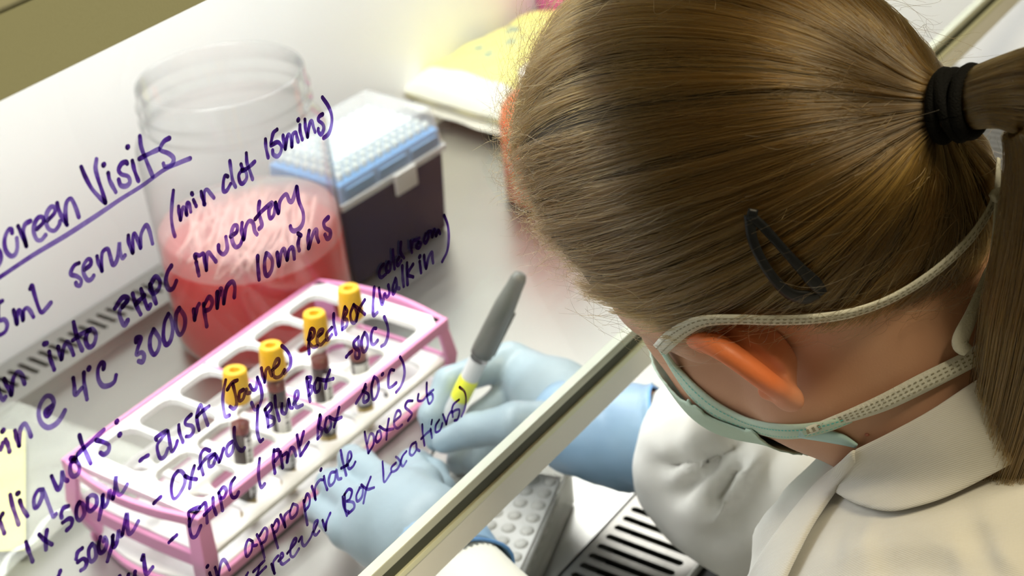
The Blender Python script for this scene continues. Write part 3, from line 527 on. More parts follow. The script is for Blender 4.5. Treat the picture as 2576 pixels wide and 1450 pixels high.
MB().lathe([(r-.002,.0836),(r-.002,.100),(r-.004,.1035),(0,.1040)],56).build('foam_layer',clear('pink_froth',(.98,.86,.86),.34,(.88,.56,.56),.3,1.2),jar,True)
# ------------------------------------------------------------------ pipette tip box
fl=np.array((.8205,.8040)); fr=np.array((.9500,.7960)); ang=math.atan2(*(fr-fl)[::-1]); W=.1295; D=.088; H=.086
tb=tag(empty('pipette_tip_box',(fl[0],fl[1],.0005),ang),'navy pipette tip box with blue rack and hinged clear lid behind the jar','tip box')
NAVY=pbr('navy_plastic',(.006,.010,.070),.30,spec=.10); BLUE=pbr('light_blue_plastic',(.20,.46,.86),.35)
mb=MB(); mb.hexa([(.004,.004,0),(W-.004,.004,0),(W-.004,D-.004,0),(.004,D-.004,0)],[(.001,.001,H-.006),(W-.001,.001,H-.006),(W-.001,D-.001,H-.006),(.001,D-.001,H-.006)])
mb.build('base_box',NAVY,tb,bevel=.003)
rack2=MB().box(.002,W-.002,.002,D-.002,H-.010,H+.0135).build('tip_rack',BLUE,tb,bevel=.002)
LIDM=clear('clear_lid',(.97,.97,.97),.22,(.92,.93,.93),.08,1.4)
mb=MB(); z0,z1=H-.003,H+.035
mb.add([(0,0,z0),(W,0,z0),(W,D,z0),(0,D,z0),(.0045,.0045,z1),(W-.0045,.0045,z1),(W-.0045,D-.0045,z1),(.0045,D-.0045,z1)],[(4,5,6,7),(0,1,5,4),(1,2,6,5),(2,3,7,6),(3,0,4,7)])
lid=mb.build('lid',LIDM,tb,bevel=.003)
mb=MB(); RIM=clear('lid_rim',(.93,.93,.92),.45,(.85,.85,.83),.15)
mb.box(-.0018,W+.0018,-.0018,.001,z0-.005,z0+.001); mb.box(W-.001,W+.0018,-.0018,D+.0018,z0-.005,z0+.001); mb.box(-.0018,.001,-.0018,D+.0018,z0-.005,z0+.001); mb.box(-.0018,W+.0018,D-.001,D+.0018,z0-.005,z0+.001)
mb.build('lid_rim',RIM,lid,bevel=.0008)
MB().box(W*.47,W*.68,-.0042,-.0015,H-.022,H-.002).build('latch',pbr('latch_plastic',(.62,.61,.58),.35),lid,bevel=.0012)
for k in range(3): MB().box(W*(.06+.31*k),W*(.06+.31*k)+.034,-.0001,.0022,H+.0015,H+.0085).build('window_slot',pbr('slot_blue',(.20,.34,.52),.4),rack2)
TIPM=clear('tip_plastic',(.96,.97,1),.35,(.55,.72,.92),.2)
tipV=MB().lathe([(.0030,0),(.0034,.001),(.0034,.007),(.0026,.0075),(.0024,.004)],10); me=None
for i in range(12):
    for j in range(8):
        if me is None:
            o=tipV.build('pipette_tip',pbr('tip_white',(.80,.86,.84),.35),tb,True); me=o.data
        else:
            o=bpy.data.objects.new('pipette_tip',me); link(o,tb)
        o.location=(.011+i*(W-.022)/11,.010+j*(D-.020)/7,H+.013)

# ------------------------------------------------------------------ soft packs (bags)
def pillow(name,cx,cy,rz,lx,ly,h,m,parent=None,seed=0,z0=.001,crinkle=.004,nx=46,ny=30,pw=.45):
    V=[];f=[]; rs=np.random.default_rng(seed); ph=rs.random(12)*6.3; fq=rs.uniform(15,70,(6,2))
    for top in(1,0):
        for i in range(nx+1):
            for j in range(ny+1):
                u=i/nx*2-1; v=j/ny*2-1
                e=((1-abs(u)**4)*(1-abs(v)**4)); e=max(e,0)**pw
                x,y=u*lx/2,v*ly/2; n=sum(math.sin(fq[k,0]*x*2+fq[k,1]*y*2+ph[k]) for k in range(6))/6
                z=h*(.5+.5*e) + crinkle*n*(.3+.7*e) if top else h*.5*(1-e)
                V.append((x+.002*n,y+.002*n,max(z,0)))
    q=(nx+1)*(ny+1)
    for i in range(nx):
        for j in range(ny):
            a=i*(ny+1)+j; f.append((a,a+ny+1,a+ny+2,a+1)); f.append((q+a,q+a+1,q+a+ny+2,q+a+ny+1))
    o=mesh(name,V,f,m,parent); o.location=(cx,cy,z0); o.rotation_euler=(0,0,rz); return o
def print_mat(name,base,ink,x0,x1,y0,y1,mark):
    m,nt=nodes(name); b=N(nt,'ShaderNodeBsdfPrincipled',Roughness=.35); tc=N(nt,'ShaderNodeTexCoord'); sp=N(nt,'ShaderNodeSeparateXYZ'); nt.links.new(tc.outputs['Object'],sp.inputs[0])
    def rng_(o,a,c):
        q=N(nt,'ShaderNodeMath',_operation='COMPARE'); nt.links.new(o,q.inputs[0]); q.inputs[1].default_value=(a+c)/2; q.inputs[2].default_value=(c-a)/2; return q.outputs[0]
    mu=N(nt,'ShaderNodeMath',_operation='MULTIPLY'); nt.links.new(rng_(sp.outputs['X'],x0,x1),mu.inputs[0]); nt.links.new(rng_(sp.outputs['Y'],y0,y1),mu.inputs[1])
    mx=N(nt,'ShaderNodeMix',_data_type='RGBA'); mx.inputs['A'].default_value=c4(base); mx.inputs['B'].default_value=c4(ink); nt.links.new(mu.outputs[0],mx.inputs['Factor'])
    mu2=N(nt,'ShaderNodeMath',_operation='MULTIPLY'); nt.links.new(rng_(sp.outputs['X'],mark[0],mark[1]),mu2.inputs[0]); nt.links.new(rng_(sp.outputs['Y'],mark[2],mark[3]),mu2.inputs[1])
    nz=N(nt,'ShaderNodeTexNoise',Scale=70.0,Detail=1.0); nt.links.new(tc.outputs['Object'],nz.inputs[0]); gt=N(nt,'ShaderNodeMath',_operation='GREATER_THAN'); gt.inputs[1].default_value=.53; nt.links.new(nz.outputs[0],gt.inputs[0])
    mu3=N(nt,'ShaderNodeMath',_operation='MULTIPLY'); nt.links.new(mu2.outputs[0],mu3.inputs[0]); nt.links.new(gt.outputs[0],mu3.inputs[1])
    mx2=N(nt,'ShaderNodeMix',_data_type='RGBA'); nt.links.new(mx.outputs['Result'],mx2.inputs['A']); mx2.inputs['B'].default_value=(.35,.42,.28,1); nt.links.new(mu3.outputs[0],mx2.inputs['Factor'])
    nt.links.new(mx2.outputs['Result'],b.inputs['Base Color']); out(nt,b.outputs[0]); return m
YB1=print_mat('yellow_printed_bag',(.84,.84,.70),(.91,.86,.26),-.085,.20,-.065,.09,(-.05,.03,.01,.07))
bag=tag(pillow('specimen_bag_stack',1.232,.905,-.10,.235,.145,.050,YB1,seed=2),'white and yellow printed plastic bags stacked against the back wall','bag')
for k in range(2): pillow('folded_bag',.0,-.004*k,0,.237-.004*k,.148,.018,pbr('bag_film_%d'%k,((.86,.85,.74),(.85,.80,.45))[k],.35),bag,seed=5+k,z0=-.0005+.012*k,crinkle=.002)
pk=tag(pillow('pink_plastic_pack',1.405,.940,1.5,.085,.095,.155,pbr('pink_film',(.85,.16,.45),.3),seed=9,z0=.001,crinkle=.012,pw=.16),'bright pink plastic pack standing in the rear corner of the cabinet','pack')
# orange-red wash bottle hidden behind the hair
ob=tag(empty('orange_bottle',(1.045,.752,.0005)),'orange red plastic bottle standing on the steel bench behind the hair','bottle')
OR=pbr('orange_plastic',(.90,.13,.035),.3)
MB().lathe([(0,.001),(.040,.001),(.043,.004),(.043,.075),(.040,.090),(.028,.102),(.020,.106),(.020,.112),(0,.112)],40).build('bottle_body',OR,ob,True)
MB().lathe([(.0215,.107),(.022,.109),(.022,.122),(.019,.125),(0,.125)],28).build('cap',pbr('white_cap',(.85,.84,.80),.35),ob,True)

# ------------------------------------------------------------------ clear bag with a yellow card at the left
c=U(30,1215,.008)
FILM=clear('thin_bag_film',(.97,.98,.96),.22,(.90,.92,.86),.08,1.5)
sb=tag(pillow('clear_specimen_bag',c[0]-.010,c[1]+.004,.04,.165,.155,.016,FILM,seed=21,crinkle=.009),'crinkled clear plastic bag with a yellow card inside, left of the rack','bag')
p0=np.array(sb.location)
q=[U(a,b,.010)-p0 for a,b in((-40,1378),(60,1372),(60,1075),(-40,1070))]
cz,sz=math.cos(-.04),math.sin(-.04)
q=[np.array((v[0]*cz-v[1]*sz,v[0]*sz+v[1]*cz,v[2])) for v in q]
MB().hexa([(v[0],v[1],.004) for v in q],[(v[0],v[1],.0052) for v in q]).build('yellow_card',pbr('yellow_paper',(.92,.87,.30),.6),sb)

# ------------------------------------------------------------------ translucent tube tray under the hands
e0=U(1440,1180,.030); e1=U(1320,1450,.030); dv=e1-e0; dv/=np.linalg.norm(dv); pv=np.array((-dv[1],dv[0],0)); pv=pv if pv[1]>0 else -pv
TRL,TRW=.128,.088
tray=tag(empty('tube_tray',(e0[0],e0[1],.001),math.atan2(dv[1],dv[0])),'translucent plastic freezer tube tray under the gloved hands','tray')
sgn=1 if (pv[0]*-dv[1]+pv[1]*dv[0])>0 else -1
TRM=pbr('frosted_tray_plastic',(.82,.81,.77),.35)
mb=MB(); nx,ny=9,6
ys=(0,TRW) if sgn>0 else (-TRW,0)
xs=np.linspace(.006,TRL-.006,nx+1); yy=np.linspace(ys[0]+.006,ys[1]-.006,ny+1)
for i in range(nx):
    for j in range(ny): holed_cell(mb,xs[i],xs[i+1],yy[j],yy[j+1],.0048,.0048,.0048,.022,.026,n=18)
mb.build('well_plate',TRM,tray)
mb=MB(); mb.box(0,TRL,ys[0],ys[0]+.004,.0,.030); mb.box(0,TRL,ys[1]-.004,ys[1],.0,.030); mb.box(0,.004,ys[0],ys[1],0,.030); mb.box(TRL-.004,TRL,ys[0],ys[1],0,.030); mb.box(0,TRL,ys[0],ys[1],0,.003)
mb.build('tray_wall',clear('tray_wall_plastic',(.93,.93,.91),.35,(.75,.74,.70),.15),tray,bevel=.0015)
LX,LY=nx,ny
mt=MB().lathe([(.0042,.004),(.0044,.022),(.0046,.026),(.0030,.0275),(0,.0275)],14); me=None; CAPS=pbr('clear_tube_caps',(.72,.71,.66),.5)
for i in range(nx):
    for j in range(ny):
        if me is None: o=mt.build('sample_vial',CAPS,tray,True); me=o.data
        else: o=link(bpy.data.objects.new('sample_vial',me),tray)
        o.location=((xs[i]+xs[i+1])/2,(yy[j]+yy[j+1])/2,0)
# ------------------------------------------------------------------ smooth-union surfaces (signed distance field + surface nets)
def smin(a,b,k):
    h=np.clip(.5+.5*(b-a)/k,0,1); return b+(a-b)*h-k*h*(1-h)
class Field:
    def __init__(s,lo,hi,h):
        s.lo=np.array(lo,float); s.h=h; s.n=np.ceil((np.array(hi)-s.lo)/h).astype(int)+1
        s.v=np.full(s.n,.5,np.float32)
    def sub(s,lo,hi,mar):
        a=np.clip(np.floor((lo-mar-s.lo)/s.h).astype(int),0,s.n-1); b=np.clip(np.ceil((hi+mar-s.lo)/s.h).astype(int)+1,1,s.n)
        if np.any(b<=a): return None
        ax=[(s.lo[i]+s.h*np.arange(a[i],b[i])).astype(np.float32) for i in range(3)]
        return tuple(slice(a[i],b[i]) for i in range(3)), np.meshgrid(*ax,indexing='ij')
    def put(s,sl,d,k,op):
        if op=='u': s.v[sl]=smin(s.v[sl],d,k)
        else: s.v[sl]=-smin(-s.v[sl],d,k)
    def cap(s,a,b,ra,rb=None,k=.01,op='u'):
        a=np.array(a,float); b=np.array(b,float); rb=ra if rb is None else rb; m=max(ra,rb)
        q=s.sub(np.minimum(a,b)-m,np.maximum(a,b)+m,k+3*s.h)
        if q is None: return s
        sl,(X,Y,Z)=q; d=b-a; L=float(d@d)+1e-12
        t=np.clip(((X-a[0])*d[0]+(Y-a[1])*d[1]+(Z-a[2])*d[2])/L,0,1)
        D=np.sqrt((X-a[0]-t*d[0])**2+(Y-a[1]-t*d[1])**2+(Z-a[2]-t*d[2])**2)-(ra+(rb-ra)*t)
        s.put(sl,D,k,op); return s
    def chain(s,pts,k=.008):
        for (p,r),(q,t) in zip(pts[:-1],pts[1:]): s.cap(p,q,r,t,k)
        return s
    def ell(s,c,r,M=None,k=.01,op='u'):
        c=np.array(c,float); r=np.array(r,float); m=r.max(); q=s.sub(c-m,c+m,k+3*s.h)
        if q is None: return s
        sl,(X,Y,Z)=q; P=[X-c[0],Y-c[1],Z-c[2]]
        if M is not None: P=[M[0][i]*P[0]+M[1][i]*P[1]+M[2][i]*P[2] for i in range(3)]
        k0=np.sqrt(sum((P[i]/r[i])**2 for i in range(3)))+1e-9; k1=np.sqrt(sum((P[i]/r[i]**2)**2 for i in range(3)))+1e-9
        s.put(sl,k0*(k0-1)/k1,k,op); return s
    def surface(s):
        v=s.v; ins=v<0; n=np.array(v.shape); cn=n-1
        cor=[(i,j,k) for i in(0,1) for j in(0,1) for k in(0,1)]
        cnt=np.zeros(cn,np.int8)
        for i,j,k in cor: cnt+=ins[i:i+cn[0],j:j+cn[1],k:k+cn[2]]
        mix=(cnt>0)&(cnt<8); I=np.argwhere(mix); idx=np.full(cn,-1,np.int64); idx[mix]=np.arange(len(I))
        acc=np.zeros((len(I),3)); w=np.zeros(len(I))
        cv={c:v[I[:,0]+c[0],I[:,1]+c[1],I[:,2]+c[2]] for c in cor}
        for a in cor:
            for ax in range(3):
                if a[ax]==0:
                    b=list(a); b[ax]=1; b=tuple(b); va,vb=cv[a],cv[b]; mk=(va<0)!=(vb<0)
                    t=np.where(mk,va/(va-vb+1e-20),0)
                    p=np.tile(np.array(a,float),(len(I),1)); p[:,ax]=t
                    acc[mk]+=p[mk]; w[mk]+=1
        V=s.lo+s.h*(I+acc/np.maximum(w,1)[:,None]); Fs=[]
        for ax in range(3):
            o1,o2=[(1,2),(2,0),(0,1)][ax]
            sl0=[slice(1,-1)]*3; sl1=[slice(1,-1)]*3; sl0[ax]=slice(0,-1); sl1[ax]=slice(1,None)
            A=ins[tuple(sl0)]; B=ins[tuple(sl1)]; off=np.ones(3,int); off[ax]=0
            for cond,flip in((A&~B,False),(~A&B,True)):
                E=np.argwhere(cond)+off
                if not len(E): continue
                u=np.zeros(3,int); u[o1]=1; w2=np.zeros(3,int); w2[o2]=1
                q=[E-u-w2,E-w2,E,E-u]
                ok=np.all([np.all((x>=0)&(x<cn),1) for x in q],0); q=[x[ok] for x in q]
                f=np.stack([idx[x[:,0],x[:,1],x[:,2]] for x in q],1)
                Fs.append(f[:,::-1] if flip else f)
        Fa=np.concatenate(Fs); Fa=Fa[(Fa>=0).all(1)]
        return V,Fa
def relax(V,F,n=2,lam=.5):
    for _ in range(n):
        acc=np.zeros_like(V); c=np.zeros(len(V))
        for i in range(4):
            j=(i+1)%4
            np.add.at(acc,F[:,i],V[F[:,j]]); np.add.at(acc,F[:,j],V[F[:,i]]); np.add.at(c,F[:,i],1); np.add.at(c,F[:,j],1)
        V=V+lam*(acc/np.maximum(c,1)[:,None]-V)
    return V
def npmesh(name,V,F,m,parent=None,smooth=True):
    me=bpy.data.meshes.new(name); me.vertices.add(len(V)); me.vertices.foreach_set('co',np.asarray(V,np.float32).ravel())
    me.loops.add(F.size); me.loops.foreach_set('vertex_index',F.astype(np.int32).ravel()); me.polygons.add(len(F))
    me.polygons.foreach_set('loop_start',np.arange(0,F.size,F.shape[1],dtype=np.int32)); me.update(calc_edges=True); me.validate()
    if smooth: me.polygons.foreach_set('use_smooth',np.ones(len(me.polygons),bool))
    me.materials.append(m); return link(bpy.data.objects.new(name,me),parent)
def bvh(V,F): return BVHTree.FromPolygons([tuple(v) for v in V.tolist()],F.tolist())

# ------------------------------------------------------------------ person: head frame (x right, y forward, z up)
HR=np.array([[.9434,.0996,-.3165],[.0483,.9025,.4280],[.3283,-.4190,.8466]]); u_,_,v_=np.linalg.svd(HR); HR=u_@v_
HC=np.array([.5482,.2884,.3495])
def hw(p): return HC+HR@np.array(p,float)
def hl(P): return (np.asarray(P)-HC)@HR
NB=np.array([.567,.182,.245])           # base of the neck
# skin
_c,_s=math.cos(math.radians(-13)),math.sin(math.radians(-13))
def fw(p):                               # the face is turned a little further right than the cranium
    x,y,z=p; y=y-.010*max(0,min(1,y/.09)); return hw((x*_c-y*_s,x*_s+y*_c,z))
fld=Field((.30,-.05,-.30),(.90,.56,.50),.0034)
k=.018
fld.ell(hw((0,-.004,.018)),(.0735,.094,.083),HR,.02)
fld.ell(fw((0,.040,-.045)),(.050,.056,.078),HR,.03)
for s in(-1,1):
    fld.cap(hw((s*.049,-.008,-.080)),fw((s*.014,.070,-.120)),.024,.018,.02)
    fld.ell(fw((s*.036,.052,-.060)),(.025,.034,.034),HR,.02)
    fld.cap(fw((s*.052,.050,-.022)),fw((s*.062,.0,-.028)),.011,.012,.02)
    fld.ell(fw((s*.033,.106,-.018)),(.015,.012,.010),HR,.012,'s')
    fld.ell(fw((s*.032,.088,-.018)),(.012,.012,.011),HR,.004)
fld.cap(hw((-.044,.0,-.084)),hw((-.036,.040,-.078)),.023,.023,.02); fld.cap(hw((-.036,.040,-.078)),hw((-.018,.066,-.100)),.023,.018,.02); fld.cap(hw((.046,.0,-.084)),hw((.046,.036,-.078)),.021,.020,.02)
fld.cap(fw((-.034,.088,.004)),fw((.034,.088,.004)),.012,.012,.012)
fld.cap(fw((0,.096,-.012)),fw((0,.114,-.052)),.008,.012,.010)
for s in(-1,1): fld.ell(fw((s*.011,.106,-.056)),(.008,.009,.007),HR,.006)
fld.cap(fw((-.018,.098,-.083)),fw((.018,.098,-.083)),.008,.008,.008)
fld.cap(fw((-.014,.096,-.096)),fw((.014,.096,-.096)),.009,.009,.008)
fld.cap(hw((0,-.032,-.045)),NB,.050,.053,.03)
fld.cap(hw((0,-.006,-.07)),NB+(0,.008,-.02),.036,.040,.03)
SHL=np.array([.395,.130,.165]); SHR=np.array([.735,.140,.180])
fld.cap(NB+(0,-.01,-.075),SHL+(0,0,-.02),.045,.040,.03); fld.cap(NB+(0,-.01,-.075),SHR+(0,0,-.02),.045,.040,.03)
fld.cap((.565,.12,.09),(.565,.06,-.20),.10,.10,.05); fld.cap((.50,.13,.09),(.63,.13,.09),.085,.085,.04)
WR=U(1600,1100,.085); WL=U(1160,1460,.088)
ELR=np.array([.735,.195,.030]); ELL=np.array([.415,.235,.010])
fld.chain([(SHR,.045),(ELR,.038),(WR,.026),(U(1510,1080,.083),.019)],.02)
fld.chain([(SHL,.045),(ELL,.038),(WL,.019),(U(1090,1375,.088),.017)],.02)
BV,BF=fld.surface(); BV=relax(BV,BF,2)
def skin_mat():
    m,nt=nodes('skin'); b=N(nt,'ShaderNodeBsdfPrincipled',Roughness=.48); at=N(nt,'ShaderNodeAttribute',_attribute_name='flush_glow')
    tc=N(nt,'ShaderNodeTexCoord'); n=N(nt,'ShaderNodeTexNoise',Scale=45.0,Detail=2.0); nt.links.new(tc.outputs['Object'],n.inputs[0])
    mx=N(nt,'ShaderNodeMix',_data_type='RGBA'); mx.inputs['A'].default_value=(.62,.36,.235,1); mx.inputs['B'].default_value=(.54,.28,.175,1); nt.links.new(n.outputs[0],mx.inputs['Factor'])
    m2=N(nt,'ShaderNodeMix',_data_type='RGBA'); nt.links.new(mx.outputs['Result'],m2.inputs['A']); m2.inputs['B'].default_value=(.78,.20,.065,1); nt.links.new(at.outputs['Fac'],m2.inputs['Factor'])  # orange-red: natural ear redness plus light glowing through it, painted into the colour
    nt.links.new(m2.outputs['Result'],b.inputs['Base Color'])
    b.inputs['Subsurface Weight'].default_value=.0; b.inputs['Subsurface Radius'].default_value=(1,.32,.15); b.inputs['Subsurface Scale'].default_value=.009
    n2=N(nt,'ShaderNodeTexNoise',Scale=900.0,Detail=3.0); nt.links.new(tc.outputs['Object'],n2.inputs[0]); bp=N(nt,'ShaderNodeBump',Strength=.12,Distance=.0006); nt.links.new(n2.outputs[0],bp.inputs['Height']); nt.links.new(bp.outputs[0],b.inputs['Normal'])
    out(nt,b.outputs[0]); return m
SKIN=skin_mat()
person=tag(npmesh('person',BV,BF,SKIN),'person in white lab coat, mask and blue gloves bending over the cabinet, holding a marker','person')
HBVH=bvh(BV,BF)
def near_cam(px,py,trees,off=.0):
    d=Vector(ray(px,py)).normalized(); best=None
    for t in trees:
        h=t.ray_cast(Vector(CAM),d)
        if h[0] is not None and (best is None or h[3]<best[2]): best=(h[0],h[1],h[3])
    if best is None: return None
    n=best[1] if best[1].dot(d)<0 else -best[1]
    return np.array(best[0]+n*off),np.array(n)

# left ear: cupped shell standing off the head
ER=Field((-.03,-.045,-.045),(.045,.045,.045),.0011)
# ear frame: x outwards, y forward, z up
EP=[(.003,.013,.010),(.008,.0135,.020),(.013,.008,.0275),(.017,0,.0305),(.0205,-.008,.0275),(.0225,-.0145,.020),(.0230,-.0175,.009),(.0220,-.0175,-.002),(.0190,-.0145,-.012),(.0150,-.010,-.020),(.0115,-.005,-.027),(.007,.001,-.0325)]
pts=[(q,.0035) for q in catmull(EP,6)]
ER.chain(pts,.004)
lob=np.array((.010,-.003,-.0285)); ER.ell(lob,(.0052,.0082,.0098),None,.006)
# back wall of the ear (concha): shell joining the rim to the head
for p,_r in pts[14:]: ER.cap(p,np.array((-.006,-.002+.35*p[1],p[2]*.62)),.0020,.0040,.004)
ER.ell((-.004,.000,.0),(.006,.012,.020),None,.006)
ER.cap(lob+(0,0,.005),(-.004,.006,-.016),.003,.004,.005)
gv=[p*.55+np.array((-.006,-.002+.35*p[1],p[2]*.62))*.45+np.array((.002,-.0055,0)) for p,_r in pts[20:54:3]]
for a_,b_ in zip(gv[:-1],gv[1:]): ER.cap(a_,b_,.0026,.0026,.003,'s')
ER.ell((.003,-.011,.003),(.006,.0055,.013),None,.005); ER.ell((.0105,.005,-.021),(.0045,.005,.005),None,.004)
EV,EF=ER.surface(); EV=relax(EV,EF,2)
rz_=math.radians(8); rx_=math.radians(-14); sc_=.80
def ear_place(V,side):
    V=V*sc_; x,y,z=V[:,0],V[:,1],V[:,2]
    y2=y*math.cos(rx_)-z*math.sin(rx_); z2=y*math.sin(rx_)+z*math.cos(rx_)
    x2=x*math.cos(rz_)+0*y2
    L=np.stack([side*(.0700+x2),-.018+y2,-.030+z2],1); return HC+L@HR.T
for side in(-1,1):
    V=ear_place(EV,side); F_=EF if side==1 else EF[:,::-1]
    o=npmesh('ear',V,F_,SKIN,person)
    a=o.data.attributes.new('flush_glow','FLOAT','POINT'); fl_=np.clip(.60+EV[:,0]*25,0,1)*np.clip(.40+(EV[:,2]+.030)/.022*.6,.40,1); a.data.foreach_set('value',fl_.astype(np.float32))  # stronger towards the rim: backlit glow painted in with the ear's own redness
a=person.data.attributes.new('flush_glow','FLOAT','POINT')
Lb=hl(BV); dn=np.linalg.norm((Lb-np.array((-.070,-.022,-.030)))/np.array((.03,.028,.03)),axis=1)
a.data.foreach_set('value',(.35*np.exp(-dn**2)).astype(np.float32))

# ------------------------------------------------------------------ hair
def unit(v): return v/np.linalg.norm(v,axis=-1,keepdims=True)
SC=np.array((0,-.001,.016)); SR=np.array((.0805,.0985,.0935)); PB=np.array((.004,-.106,.019))
PD=(PB-SC)/np.linalg.norm(PB-SC)
PD2=np.array((.05,-.80,-.55)); PD2/=np.linalg.norm(PD2)
def hsurf(D):
    r=1/np.sqrt(((D/SR)**2).sum(-1)); c=np.clip((D*PD).sum(-1),-1,1); an=np.arccos(c)
    a2=np.arccos(np.clip((D*PD2).sum(-1),-1,1)); return r+.002*np.exp(-(an/.35)**2)+.004*np.exp(-((an-1.5)/.5)**2)+.018*np.exp(-(a2/.38)**2)
def inhair(P):                            # P in head frame, True where hair grows
    x,y,z=P[...,0],P[...,1],P[...,2]; ax=np.abs(x)
    front=.052-.32*(ax)*0-(ax/.075)**2*.030+(y>.03)*0
    zline=np.where(y>.035,.063-(ax/.08)**3*.042+(y-.035)*.35,np.where(y>-.03,-.004+np.maximum(y,0)*.55,-.007+(y+.03)*1.15))
    return z>zline
# scalp cap
nu,nv=120,90; V=[];idx=-np.ones((nu,nv+1),int)
F_=[]
for i in range(nu):
    for j in range(nv+1):
        a=2*math.pi*i/nu; b=math.pi*j/nv; D=np.array((math.sin(b)*math.cos(a),math.sin(b)*math.sin(a),math.cos(b)))
        P=SC+D*hsurf(D)*.985
        idx[i,j]=len(V); V.append(P)
V=np.array(V); ok=inhair(V)
for i in range(nu):
    for j in range(nv):
        q=(idx[i,j],idx[(i+1)%nu,j],idx[(i+1)%nu,j+1],idx[i,j+1])
        if all(ok[list(q)]): F_.append(q[::-1])
F_=np.array(F_)
CAPM=pbr('hair_underlayer',(.030,.018,.008),.55,var=.4,vscale=60,bump=.5,bscale=300,stretch=(1,.2,1))
CVW=HC+V@HR.T
haircap=npmesh('hair',CVW,F_,CAPM,person); haircap['label']='brown hair pulled back into a ponytail'
HAIRB=bvh(CVW,F_); _d=unit(V-SC); HAIRT=bvh(HC+(SC+_d*(hsurf(_d)+.0040)[:,None])@HR.T,F_)
def hair_mat(name,col,rough=.30,rr=.35):
    m,nt=nodes(name); h=N(nt,'ShaderNodeBsdfHairPrincipled'); h.parametrization='COLOR'; h.inputs['Color'].default_value=c4(col)
    h.inputs['Roughness'].default_value=rough; h.inputs['Radial Roughness'].default_value=.35; h.inputs['Random Roughness'].default_value=.3; h.inputs['Coat'].default_value=.0; h.inputs['IOR'].default_value=1.68
    hi=N(nt,'ShaderNodeHairInfo'); hs=N(nt,'ShaderNodeHueSaturation'); hs.inputs['Color'].default_value=c4(col)
    mr=N(nt,'ShaderNodeMapRange'); mr.inputs['To Min'].default_value=.22; mr.inputs['To Max'].default_value=2.1; ta=N(nt,'ShaderNodeAttribute',_attribute_name='tone'); nt.links.new(ta.outputs['Fac'],mr.inputs[0]); nt.links.new(mr.outputs[0],hs.inputs['Value']); nt.links.new(hs.outputs[0],h.inputs['Color'])
    out(nt,h.outputs[0]); return m
HAIRM=hair_mat('brown_hair',(.050,.0262,.0058),.22)
def strands(name,P,rad,m,parent,val=None):          # P: (n,k,3) world points
    n,k,_=P.shape; c=bpy.data.hair_curves.new(name); c.add_curves([k]*n)
    c.attributes['position'].data.foreach_set('vector',P.astype(np.float32).ravel())
    ra=c.attributes.get('radius') or c.attributes.new('radius','FLOAT','POINT')
    t=np.linspace(0,1,k); R=(rad*rng.uniform(.7,1.3,(n,1))*(1-.45*t**4)[None]).astype(np.float32); ra.data.foreach_set('value',R.ravel())
    if val is None: val=rng.random(n)
    c.attributes.new('tone','FLOAT','CURVE').data.foreach_set('value',np.asarray(val,np.float32))
    c.materials.append(m); o=bpy.data.objects.new(name,c); return link(o,parent)
def slerp(A,B,t):
    c=np.clip((A*B).sum(-1,keepdims=True),-1,1); w_=np.arccos(c)+1e-6; return (np.sin((1-t)*w_)*A+np.sin(t*w_)*B)/np.sin(w_)
def sample_roots(n,edge):
    out_=[]
    while len(out_)<n:
        D=unit(rng.normal(size=(4000,3))); P=SC+D*hsurf(D)[:,None]*.985; okk=inhair(P)
        if edge:
            T=unit(PD-D*(D@PD)[:,None]); P2=SC+unit(D-T*.10)*hsurf(unit(D-T*.10))[:,None]*.985; okk&=~inhair(P2)
        out_+=list(D[okk])
    return np.array(out_[:n])
K_=16
AX=unit(np.array((.08,-1.0,-.10)))           # ponytail axis, head frame
def back_paths(D0,jit,lift):
    n=len(D0); cl=sample_roots(420,False); ci=np.argmax(D0@cl.T,1); DC=cl[ci]
    t=np.linspace(0,1,K_); P=np.zeros((n,K_,3)); ph=rng.random((n,3))*6.3; am=rng.normal(size=(n,1))*jit
    off=lift[:,None] if lift.ndim==1 else lift
    cp=rng.random(420)*6.3; cph=cp[ci]; 
    for q in range(K_):
        u=t[q]; w_=.55*min(1,u*2.2); D=unit(D0*(1-w_)+DC*w_); d=slerp(D,np.broadcast_to(PD,D.shape),min(u*.985,.985))
        side=unit(np.cross(d,PD)); d=unit(d+side*(am*np.sin(ph[:,:1]+u*6)*(1-u)+.012*np.sin(cph[:,None]+u*4)*(1-u)))
        r=hsurf(d)+off[:,0]+.0018*np.sin(cph*3+u*5)*(1-u)
        P[:,q]=SC+d*r[:,None]
    # gather into the tie
    T=P[:,-3]-PB; T=T-AX*(T@AX)[:,None]; rad=np.linalg.norm(T,axis=1,keepdims=True); T=T/(rad+1e-9)
    tgt=PB+T*rng.uniform(.003,.0095,(n,1)); 
    for q in range(K_):
        u=t[q]; b=max(0,(u-.80)/.20)**1.6; P[:,q]=P[:,q]*(1-b)+(tgt+AX*(.004+.010*b))*b
    back_paths.tone=np.clip(.55*rng.random(420)[ci]+.45*rng.random(n)+.03,0,1)
    return P
D0=np.concatenate([sample_roots(6500,False),sample_roots(5000,True)])
lift=.0003+.0034*rng.random(len(D0))**1.6
P=back_paths(D0,.018,lift); strands('hair_strands',HC+P@HR.T,.000080,HAIRM,haircap,back_paths.tone)
